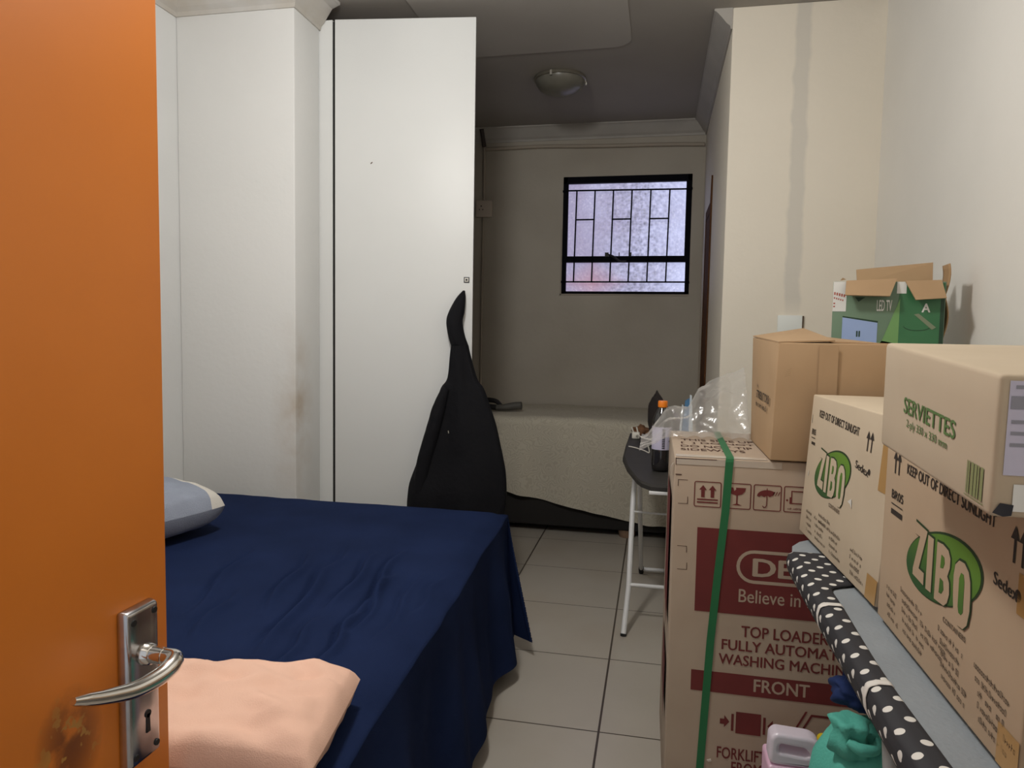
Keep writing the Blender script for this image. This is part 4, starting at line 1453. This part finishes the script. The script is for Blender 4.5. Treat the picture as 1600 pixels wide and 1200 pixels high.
def flap(pts, th=0.004):
    """thin cardboard quad, extruded down"""
    m2 = MB()
    a = [Vector(p) for p in pts]
    nrm = (a[1]-a[0]).cross(a[3]-a[0]).normalized()*th
    m2.add(a+[p-nrm for p in a], [(0, 1, 2, 3), (7, 6, 5, 4), (0, 4, 5, 1), (1, 5, 6, 2), (2, 6, 7, 3), (3, 7, 4, 0)], 0)
    return m2


flap([(bxl+0.010, by0+0.004, bz1+0.003), (bxl+0.162, by0+0.02, bz1+0.010), (bxl+0.150, by1-0.01, bz1+0.048), (bxl-0.008, by1, bz1+0.020)]).build('flap', M['carton_brown'], bc)
flap([(bxl+0.166, by0+0.08, bz1+0.006), (bxr, by0+0.004, bz1+0.003), (bxr, by1, bz1+0.003), (bxl+0.160, by1-0.02, bz1+0.030)]).build('flap', M['carton_brown'], bc)

# ================================================================== GREEN TV CARTON
TY0, TY1, TX0, TX1, TZ = 2.72, 2.85, 0.615, 0.985, 1.660
tv = empty('tv_carton', (0.80, 2.785, 0), 'green LED television carton with torn open flaps against the right wall', 'carton')
mb = MB()
mb.hexa(trilinear([(TX0+0.012, TY0, 0), (TX1, TY0, 0), (TX0, TY0, TZ), (TX1, TY0, TZ), (TX0+0.05, TY1, 0), (TX1, TY1, 0), (TX0+0.045, TY1, TZ), (TX1, TY1, TZ)]), (0.37, TZ, 0.13), 0, 0.003, n=4)
fV = Face((0, TY0, 0), (1, 0, 0), (0, 0, 1), (0, -1, 0))
ink_poly(mb, fV, [(0.792, 1.06), (0.982, 1.06), (0.981, 1.655), (0.838, 1.655)], 1)
ink_poly(mb, fV, [(0.770, 1.44), (0.785, 1.45), (0.838, 1.60), (0.838, 1.44)], 2, 2)
ink_poly(mb, fV, [(0.740, 1.40), (0.785, 1.45), (0.838, 1.44), (0.838, 1.40)], 2, 2)
ink_rect(mb, fV, TX0+0.001, 1.553, 0.661, 1.659, 3, 2)
for k in range(5):
    ink_rect(mb, fV, 0.619+0.008*k, 1.612-0.002*k, 0.624+0.008*k, 1.622-0.002*k, 4, 3)
    ink_rect(mb, fV, 0.619+0.007*k, 1.598-0.002*k, 0.623+0.007*k, 1.604-0.002*k, 4, 3)
ink_rect(mb, fV, 0.618, 1.568, 0.624, 1.573, 4, 3)
ink_rect(mb, fV, 0.618, 1.579, 0.624, 1.584, 4, 3)
ink_rect(mb, fV, 0.826, 1.618, 0.857, 1.659, 3, 2)
ink_text(mb, fV, 'LED TV', 0.763, 1.556, 0.812, 1.594, 3, 3, bold=0.02)
ink_poly(mb, fV, [(0.651, 1.532), (0.768, 1.514), (0.768, 1.42), (0.651, 1.42)], 5, 2)
ink_poly(mb, fV, [(0.651, 1.537), (0.769, 1.520), (0.769, 1.514), (0.651, 1.532)], 6, 2)
for k in range(2):
    ink_rect(mb, fV, 0.699+0.008*k, 1.463, 0.704+0.008*k, 1.484, 6, 3)
ink_text(mb, fV, 'A', 0.910, 1.553, 0.936, 1.583, 3, 3, bold=0.03)
ink_rect(mb, fV, 0.969, 1.06, 0.9815, 1.60, 6, 2)
hole = [(0.897+0.044*math.cos(a*math.pi/12), 1.503+(0.019 if math.sin(a*math.pi/12) > 0 else 0.016)*math.sin(a*math.pi/12)) for a in range(24)]
ink_poly(mb, fV, hole, 6, 3)
ink_poly(mb, fV, [(h_[0]*0.985+0.0135, h_[1]+0.002) for h_ in hole], 1, 4)
ink_poly(mb, fV, [(0.885, 1.545), (0.900, 1.548), (0.958, 1.500), (0.945, 1.492)], 7, 5)
ink_poly(mb, fV, [(0.690, 1.604), (0.724, 1.604), (0.702, 1.588)], 6, 2)
mb.build('box', [M['tv_green_grey'], M['tv_green'], M['tv_swoosh'], M['tv_white'], M['tv_red'], M['tv_blue'], M['tv_dark'], mat('tv_tape', (0.20, 0.24, 0.15), 0.3)], tv)
o = flap([(0.657, TY0-0.004, 1.660), (0.823, TY0-0.004, 1.668), (0.791, TY0-0.045, 1.604), (0.645, TY0-0.045, 1.607)])
tag(o.build('flap', M['carton_brown'], tv), 'brown inside of folded front flap')
flap([(0.850, TY0-0.004, 1.660), (0.966, TY0-0.004, 1.664), (0.974, TY0-0.035, 1.600), (0.877, TY0-0.035, 1.593)]).build('flap', M['carton_brown'], tv)
flap([(0.728, TY1, 1.660), (0.985, TY1, 1.660), (0.989, TY1+0.02, 1.742), (0.728, TY1+0.02, 1.716)]).build('flap', M['carton_brown'], tv)
sf = MB()
sf.grid(lambda u, v: Vector((0.9885+0.014*abs(math.sin(u*5.5))+0.010*v, TY0+0.02+0.09*v, 1.46+0.265*u)), 14, 4)
tag(sf.build('side_flap', M['carton_inner'], tv, solid=0.004), 'creased brown side flap')
tp = MB()
tp.prism([(0.640, 1.664), (0.660, 1.668), (0.648, 1.674)], TY0+0.01, TY0+0.012, axis='y')
tp.build('torn_edge', M['carton_inner'], tv)

# ================================================================== POLKA-DOT IRONING BOARD CARRYING THE CARTONS
pb = empty('ironing_board', (0.55, 1.35, 0), 'ironing board with grey padding and black polka dot cover under the stacked cartons', 'ironing board')
pts = [(0.362, 0.55), (0.362, 1.90)]
for k in range(11):
    a = math.radians(180-18*k)
    pts.append((0.555+0.193*math.cos(a), 1.90+0.175*math.sin(a)))
pts += [(0.748, 1.90), (0.748, 0.55)]
q = MB()
q.prism(pts, 0.868, 0.898)
tag(q.build('padding', M['pad_grey'], pb), 'pale grey padding')


def cover_pt(y, k, off=0.0):
    """profile round the board's edge; k from 0 (hanging hem) to 1 (inner edge on top)"""
    wob = 0.004*nz(y*9, 1.0)
    xe = 0.388+0.004*math.sin(y*9)+0.072*(1/(1+math.exp(-(y-1.645)*120)))
    keys = [(0.356, 0.842+0.4*wob), (0.3475+wob, 0.862), (0.345+wob, 0.882), (0.349+wob, 0.898), (0.361, 0.9045), (xe-0.004, 0.9050), (xe, 0.9015)]
    x_ = k*6
    i = min(int(x_), 5)
    f_ = x_-i
    a, b = keys[i], keys[i+1]
    return Vector((a[0]+(b[0]-a[0])*f_-off*(1 if k < 0.6 else 0), y, a[1]+(b[1]-a[1])*f_+off*(1 if k > 0.35 else 0)))


def arc_len(y, k):
    s, prev = 0.0, cover_pt(y, 0)
    for i in range(1, 25):
        p = cover_pt(y, k*i/24)
        s += (p-prev).length
        prev = p
    return s


q = MB()
q.grid(lambda u, v: cover_pt(0.56+1.32*u, v), 110, 18, 0, True, uvf=lambda u, v: (0.56+1.32*u, arc_len(0.56+1.32*u, v)))
tag(q.build('cover', M['polka'], pb, sharp=180, solid=0.0015), 'black cotton cover with white polka dots')
for yc in (1.515, 1.180):
    q = MB()
    q.grid(lambda u, v: cover_pt(yc-0.008+0.016*u, 0.06+0.94*v, 0.0022), 3, 20)
    q.build('tie', M['strap_white'], pb, sharp=180, solid=0.001)
for (xa, ya, xb, yb) in ((0.40, 1.26, 0.415, 0.92), (0.70, 1.26, 0.70, 0.92)):
    pass
q = MB()
q.tube([(0.415, 1.30, 0.866), (0.405, 1.15, 0.45), (0.40, 0.98, 0.012)], 0.013, smoothing=2, seg=12)
q.tube([(0.70, 1.30, 0.866), (0.705, 1.15, 0.45), (0.71, 0.98, 0.012)], 0.013, smoothing=2, seg=12)
q.tube([(0.40, 0.98, 0.014), (0.71, 0.98, 0.014)], 0.013, seg=12)
q.build('leg', M['leg_grey'], pb)
q = MB()
q.tube([(0.455, 0.80, 0.866), (0.455, 1.20, 0.45), (0.455, 1.52, 0.014)], 0.013, smoothing=2, seg=12)
q.tube([(0.655, 0.80, 0.866), (0.655, 1.20, 0.45), (0.655, 1.52, 0.014)], 0.013, smoothing=2, seg=12)
q.tube([(0.455, 1.52, 0.014), (0.655, 1.52, 0.014)], 0.013, seg=12)
q.build('leg', M['leg_grey'], pb)

# ------------------------------------------------------------------ the two cartons with the oval logo
Zl = [(0.323, 0.634), (0.416, 0.622), (0.409, 0.590), (0.366, 0.431), (0.409, 0.429), (0.410, 0.374), (0.320, 0.383), (0.320, 0.412), (0.362, 0.577), (0.324, 0.577)]
Il = [(0.424, 0.612), (0.466, 0.610), (0.468, 0.372), (0.428, 0.370)]
Bl = [(0.492, 0.611), (0.532, 0.616), (0.570, 0.606), (0.586, 0.578), (0.586, 0.538), (0.573, 0.499), (0.588, 0.478), (0.593, 0.432), (0.583, 0.391), (0.562, 0.367), (0.494, 0.361)]
B1 = [(0.527, 0.570), (0.546, 0.566), (0.552, 0.544), (0.544, 0.518), (0.524, 0.512)]
B2 = [(0.527, 0.470), (0.549, 0.465), (0.556, 0.432), (0.543, 0.408), (0.525, 0.405)]
Ol = [(0.613, 0.527), (0.619, 0.572), (0.641, 0.599), (0.674, 0.602), (0.700, 0.580), (0.713, 0.546), (0.718, 0.50), (0.720, 0.434), (0.710, 0.373), (0.688, 0.345), (0.655, 0.342), (0.627, 0.373), (0.617, 0.449)]
O1 = [(0.649, 0.530), (0.658, 0.557), (0.674, 0.556), (0.681, 0.530), (0.684, 0.409), (0.673, 0.393), (0.659, 0.395), (0.652, 0.417)]


def oval(c, a, b, n=48):
    return [(c[0]+a[0]*math.cos(2*math.pi*k/n)+b[0]*math.sin(2*math.pi*k/n), c[1]+a[1]*math.cos(2*math.pi*k/n)+b[1]*math.sin(2*math.pi*k/n)) for k in range(n)]


def zibo_prints(face, T, L, H, extras):
    """T maps the shared artwork (unit square) to this box; face coordinates are metres (L long, H high)"""
    def tm(P):
        return [((T(*p))[0]*L, (T(*p))[1]*H) for p in P]

    def go(mb):
        INK, SOFT, LD, LG, TP = 1, 2, 3, 4, 5
        e0 = tm(oval((0.516, 0.506), (0.260, 0.090), (-0.016, 0.152)))
        e1 = tm(oval((0.512, 0.502), (0.253, 0.087), (-0.016, 0.144)))
        ink_poly(mb, face, e0, LD, 1)
        ink_poly(mb, face, e1, LG, 2)
        for P in (Zl, Il, Bl, Ol):
            ink_poly(mb, face, tm([(x_+0.002, y_+0.004) for x_, y_ in P]), LD, 3, grow=0.0024)
        for P in ([Zl], [Il], [Bl, B1, B2], [Ol, O1]):
            ink_poly(mb, face, [tm(p) for p in P], 0, 4)
        for P in (B1, B2, O1):
            ink_poly(mb, face, tm(P), LG, 5)
        extras(mb, face, L, H)
    return go


def arrows(mb, face, x, y, h, gap, mi=1):
    for k in range(2):
        a = x+gap*k
        ink_rect(mb, face, a-0.0028, y, a+0.0028, y+h*0.75, mi)
        ink_poly(mb, face, [(a-0.0105, y+h*0.62), (a+0.0105, y+h*0.62), (a, y+h)], mi, 2)


def lines_of_print(mb, face, x, y, w, n, mi=2, sl=-0.10, h=0.009):
    y = max(y, 0.0165*n+w*abs(sl)+0.002)
    for k in range(n):
        smudge_line(mb, face, x+0.006*k, y-0.0165*k, w*(1-0.12*(k % 3)), h, mi, 1, sl)


def far_extras(mb, face, L, H):
    ink_text(mb, face, 'KEEP OUT OF DIRECT SUNLIGHT', 0.133*L, 0.862*H, 0.655*L, 0.862*H+0.019, 1, 1, bold=0.02, slope=-0.030)
    arrows(mb, face, 0.755*L, 0.775*H, 0.045, 0.022)
    ink_text(mb, face, 'Sedex', 0.655*L, 0.655*H, 0.795*L, 0.70*H, 1, 1, bold=0.02, slope=-0.09)
    ink_poly(mb, face, oval((0.80*L, 0.667*H), (0.007, 0), (0, 0.007), 16), 1)
    ink_text(mb, face, 'CONTAINERS', 0.398*L, 0.325*H, 0.54*L, 0.35*H, 2, 1, bold=0.015)
    ink_rect(mb, face, 0.028*L, 0.80*H, 0.032*L, 0.86*H, 1)
    ink_text(mb, face, 'BR05', 0.045*L, 0.725*H, 0.105*L, 0.765*H, 1, 1, bold=0.02)
    ink_rect(mb, face, 0.045*L, 0.70*H, 0.105*L, 0.706*H, 1)
    ink_rect(mb, face, 0.055*L, 0.655*H, 0.11*L, 0.675*H, 1)
    lines_of_print(mb, face, 0.09*L, 0.165*H, 0.05, 4, sl=0.0)
    lines_of_print(mb, face, 0.28*L, 0.215*H, 0.09, 2, sl=0.0)
    lines_of_print(mb, face, 0.22*L, 0.125*H, 0.09, 4, sl=0.0)
    lines_of_print(mb, face, 0.44*L, 0.095*H, 0.08, 4, sl=0.0)
    lines_of_print(mb, face, 0.70*L, 0.110*H, 0.08, 4, sl=0.0)
    ink_poly(mb, face, [(0.62*L, 0.437*H), (0.66*L, 0.468*H), (0.67*L, 0.41*H), (0.65*L, 0.43*H)], 6, 2)
    ink_poly(mb, face, [(0.055*L, 0.44*H), (0.068*L, 0.48*H), (0.063*L, 0.415*H)], 6, 2)
    ink_rect(mb, face, 0.90*L, 0.60*H, 0.998*L, 0.985*H, 5)
    ink_rect(mb, face, 0.90*L, 0.005*H, 0.998*L, 0.14*H, 5)


def near_extras(mb, face, L, H):
    ink_text(mb, face, 'KEEP OUT OF DIRECT SUNLIGHT', 0.21*L, 0.826*H, 0.816*L, 0.826*H+0.018, 1, 1, bold=0.02, slope=-0.028)
    arrows(mb, face, 0.098*L, 0.795*H, 0.042, 0.020)
    arrows(mb, face, 0.912*L, 0.72*H, 0.048, 0.021)
    ink_text(mb, face, 'Sedex', 0.826*L, 0.605*H, 0.940*L, 0.650*H, 1, 1, bold=0.02, slope=-0.05)
    ink_poly(mb, face, oval((0.942*L, 0.620*H), (0.008, 0), (0, 0.008), 16), 1)
    ink_text(mb, face, 'CONTAINERS', 0.558*L, 0.300*H, 0.704*L, 0.322*H, 2, 1, bold=0.015)
    ink_text(mb, face, 'BR05', 0.080*L, 0.665*H, 0.190*L, 0.71*H, 1, 1, bold=0.02)
    ink_rect(mb, face, 0.080*L, 0.635*H, 0.190*L, 0.641*H, 1)
    ink_rect(mb, face, 0.082*L, 0.585*H, 0.190*L, 0.612*H, 1)
    lines_of_print(mb, face, 0.08*L, 0.105*H, 0.055, 4, sl=-0.06)
    lines_of_print(mb, face, 0.40*L, 0.185*H, 0.10, 2, sl=-0.06)
    lines_of_print(mb, face, 0.22*L, 0.125*H, 0.10, 5, sl=-0.06)
    lines_of_print(mb, face, 0.53*L, 0.120*H, 0.09, 5, sl=-0.06)
    lines_of_print(mb, face, 0.76*L, 0.105*H, 0.10, 5, sl=-0.06)
    ink_rect(mb, face, 0.940*L, 0.56*H, 0.998*L, 0.70*H, 5)
    ink_rect(mb, face, 0.900*L, 0.004*H, 0.998*L, 0.15*H, 5)


zm = [None, M['ink'], M['ink_soft'], M['logo_dark'], M['logo_green'], M['tape_tan'], M['pillow_white']]
ZB = 0.9105
# far carton
a0, a1, a2 = Vector((0.412, 2.085, ZB)), Vector((0.449, 1.507, ZB)), Vector((0.427, 2.050, 1.300))
nF = (a1-a0).cross(a2-a0).normalized()
if nF.x > 0:
    nF = -nF
dp = Vector((0.40, -0.02, 0))
LF, HF = (a1-a0).length, (a2-a0).length
fFar = Face(a0, (a1-a0).normalized(), (a2-a0).normalized(), nF)
Tf = lambda s_, t_: ((s_-0.256)*(0.453/0.516)+0.161, t_+0.024)
zm[0] = M['carton_zibo_pale']
carton('cleaner_carton', [a0, a1, a2, a2+(a1-a0), a0+dp, a1+dp, a2+dp, a2+(a1-a0)+dp], (LF, HF, 0.40), list(zm),
       'pale carton with green oval logo at the far end of the polka dot ironing board', prints=zibo_prints(fFar, Tf, LF, HF, far_extras))
# near carton
a0, a1, a2 = Vector((0.444, 1.474, ZB)), Vector((0.446, 0.925, ZB)), Vector((0.445, 1.468, 1.279))
nF = Vector((-1, -0.004, 0))
LN, HN = (a1-a0).length, (a2-a0).length
fNear = Face(a0, (a1-a0).normalized(), (a2-a0).normalized(), nF)
zm[0] = M['carton_zibo']
carton('cleaner_carton', [a0, a1, a2, a2+(a1-a0), a0+dp, a1+dp, a2+dp, a2+(a1-a0)+dp], (LN, HN, 0.40), list(zm),
       'tan carton with large green oval logo underneath the serviettes carton', prints=zibo_prints(fNear, lambda s_, t_: (s_, t_), LN, HN, near_extras))

# ------------------------------------------------------------------ serviettes carton
s0, s1 = Vector((0.358, 1.217, 1.284)), Vector((0.315, 0.738, 1.284))
s2, s3 = Vector((0.358, 1.217, 1.447)), Vector((0.317, 0.738, 1.421))
nS = (s1-s0).cross(s2-s0).normalized()
if nS.x > 0:
    nS = -nS
LS = (s1-s0).length
exS = (s1-s0).normalized()


class QuadFace:
    def __init__(self, a, b, c, d, n):
        self.c, self.n = (a, b, c, d), n

    def __call__(self, s_, t_, layer=1):
        a, b, c, d = self.c
        return a.lerp(b, s_).lerp(c.lerp(d, s_), t_)+self.n*(0.0005+0.0004*layer)


fS = QuadFace(s0, s1, s2, s3, nS)
dS = Vector((0.42, -0.005, 0))


def serv_prints(mb):
    ink_text(mb, fS, 'SERVIETTES', 0.290, 0.425, 0.765, 0.565, 1, 1, bold=0.025, slope=-0.03)
    ink_text(mb, fS, '2-ply 330 x 330 mm', 0.330, 0.290, 0.712, 0.378, 1, 1, bold=0.008, slope=-0.02)
    xk = 0.862
    random.seed(3)
    while xk < 0.962:
        w_ = random.choice((0.006, 0.010, 0.016))
        ink_rect(mb, fS, xk, 0.075, xk+w_, 0.315, 2)
        xk += w_+random.choice((0.004, 0.007))
    ink_rect(mb, fS, 0.855, 0.056, 0.972, 0.063, 2)
    fE = QuadFace(s1, s1+dS, s3, s3+dS, Vector((0, -1, 0)))
    ink_rect(mb, fE, 0.022, 0.30, 0.30, 0.955, 3)
    ink_rect(mb, fE, 0.026, 0.76, 0.296, 0.85, 4, 2)
    for k in range(3):
        ink_rect(mb, fE, 0.030, 0.66-0.08*k, 0.24-0.03*k, 0.685-0.08*k, 4, 2)
    ink_rect(mb, fE, 0.034, 0.90, 0.060, 0.925, 4, 2)
    ink_rect(mb, fE, 0.045, 0.05, 0.25, 0.24, 5, 2)
    ink_poly(mb, fE, [(0.006, 0.035), (0.020, 0.105), (0.048, 0.095), (0.045, 0.02), (0.028, 0.010)], 6, 3)


carton('serviettes_carton', [s0, s1, s2, s3, s0+dS, s1+dS, s2+dS, s3+dS], (LS, 0.15, 0.42),
       [M['carton_serv'], M['ink_green'], M['ink_green_soft'], M['paper_lavender'], M['paper_grey'], M['tv_white'], M['torn_black']],
       'long flat serviettes carton with green lettering on top of the stack at right', b=0.006, prints=serv_prints)

# ================================================================== THINGS UNDER THE POLKA-DOT BOARD
jg = empty('jerrycan', (0.40, 1.95, 0), 'pink translucent plastic jerrycan in front of the washing machine carton', 'jerrycan')


def jug_shell(name, polys, y0, y1, bev, mt, label):
    c = bpy.data.curves.new('jug', 'CURVE')
    c.dimensions = '2D'
    c.fill_mode = 'BOTH'
    c.extrude = (y1-y0)/2-bev
    c.bevel_depth = bev
    c.bevel_resolution = 4
    c.offset = -bev
    for P in polys:
        s_ = c.splines.new('POLY')
        s_.points.add(len(P)-1)
        s_.use_cyclic_u = True
        for p, q_ in zip(s_.points, P):
            p.co = (q_[0], q_[1], 0, 1)
    ob = bpy.data.objects.new('jug', c)
    me = bpy.data.meshes.new_from_object(ob)
    mb = MB()
    mb.add([(v.co.x, (y0+y1)/2-v.co.z, v.co.y) for v in me.vertices], [tuple(p.vertices) for p in me.polygons], 0, True)
    bpy.data.objects.remove(ob)
    bpy.data.curves.remove(c)
    bpy.data.meshes.remove(me)
    return tag(mb.build(name, mt, jg, sharp=50), label)


def rounded(P, r, n=6):
    out = []
    for i, p in enumerate(P):
        p, a, b = Vector(p), Vector(P[i-1]), Vector(P[(i+1) % len(P)])
        d = min(r, (a-p).length*0.45, (b-p).length*0.45)
        p0, p1 = p+(a-p).normalized()*d, p+(b-p).normalized()*d
        for k in range(n+1):
            t_ = k/n
            out.append(tuple(p0*(1-t_)**2+p*2*t_*(1-t_)+p1*t_*t_))
    return out


jug_shell('body', [rounded([(0.300, 0.002), (0.515, 0.002), (0.515, 0.329), (0.300, 0.329)], 0.012)], 1.875, 1.985, 0.008, M['jug_pink'], 'pink translucent body')
jug_shell('handle', [rounded([(0.301, 0.3305), (0.514, 0.3305), (0.512, 0.340), (0.452, 0.362), (0.437, 0.368), (0.424, 0.402), (0.405, 0.412), (0.318, 0.416), (0.304, 0.402)], 0.020),
                     rounded([(0.326, 0.366), (0.328, 0.388), (0.392, 0.383), (0.406, 0.366), (0.392, 0.361)], 0.008)], 1.879, 1.935, 0.009, M['jug_white'], 'milky white shoulder with moulded handle slot')
q = MB()
q.lathe([(0.018, 0.330), (0.018, 0.352), (0.020, 0.353), (0.020, 0.376), (0.018, 0.380)], 0.456, 1.960, 0, seg=28, ripple=lambda a, z: 0.015*math.sin(a*30) if z > 0.335 else 0)
q.build('cap', M['yellow_cap'], jg)

jg.location.x += 0.022
tb = empty('cloth_bag', (0.51, 1.64, 0), 'teal green cloth bag bunched closed under the polka dot ironing board', 'bag')
q = MB()
q.lathe([(0.02, 0.002), (0.09, 0.006), (0.120, 0.06), (0.130, 0.20), (0.134, 0.36), (0.136, 0.45), (0.128, 0.51), (0.104, 0.555), (0.070, 0.582), (0.035, 0.592), (0.008, 0.594)],
        0.51, 1.64, 0, seg=64, ripple=lambda a, z: 0.035*math.sin(a*8+z*5)*max(0.1, (z-0.25)/0.3)+0.07*nz(math.cos(a)*2.2, math.sin(a)*2.2, z*5)+0.03*nz(math.cos(a)*6, math.sin(a)*6, z*11))
q.build('body', M['teal'], tb, sharp=180)
q = MB()
q.lathe([(0.040, 0.560), (0.036, 0.590), (0.030, 0.602), (0.034, 0.614), (0.040, 0.628), (0.030, 0.634), (0.006, 0.622)], 0.437, 1.585, 0, seg=48, ripple=lambda a, z: 0.13*math.sin(a*5+z*20)+0.10*nz(math.cos(a)*3, math.sin(a)*3, z*20))
q.build('gathered_neck', M['teal'], tb, sharp=180)
q = MB()
q.tube([(0.425, 1.552, 0.598), (0.448, 1.540, 0.590), (0.478, 1.552, 0.588), (0.492, 1.575, 0.598)], [0.009, 0.013, 0.012, 0.008], smoothing=6, seg=12)
q.build('drawstring', M['teal'], tb, sharp=180)
blob('blue_cloth', M['blue_cloth'], (0.490, 1.700, 0.645), (0.058, 0.055, 0.050), 4.0, 0.45,
     'dark blue cloth lying on top of the teal bag', 'cloth', n=36, flat_bottom=0.604)
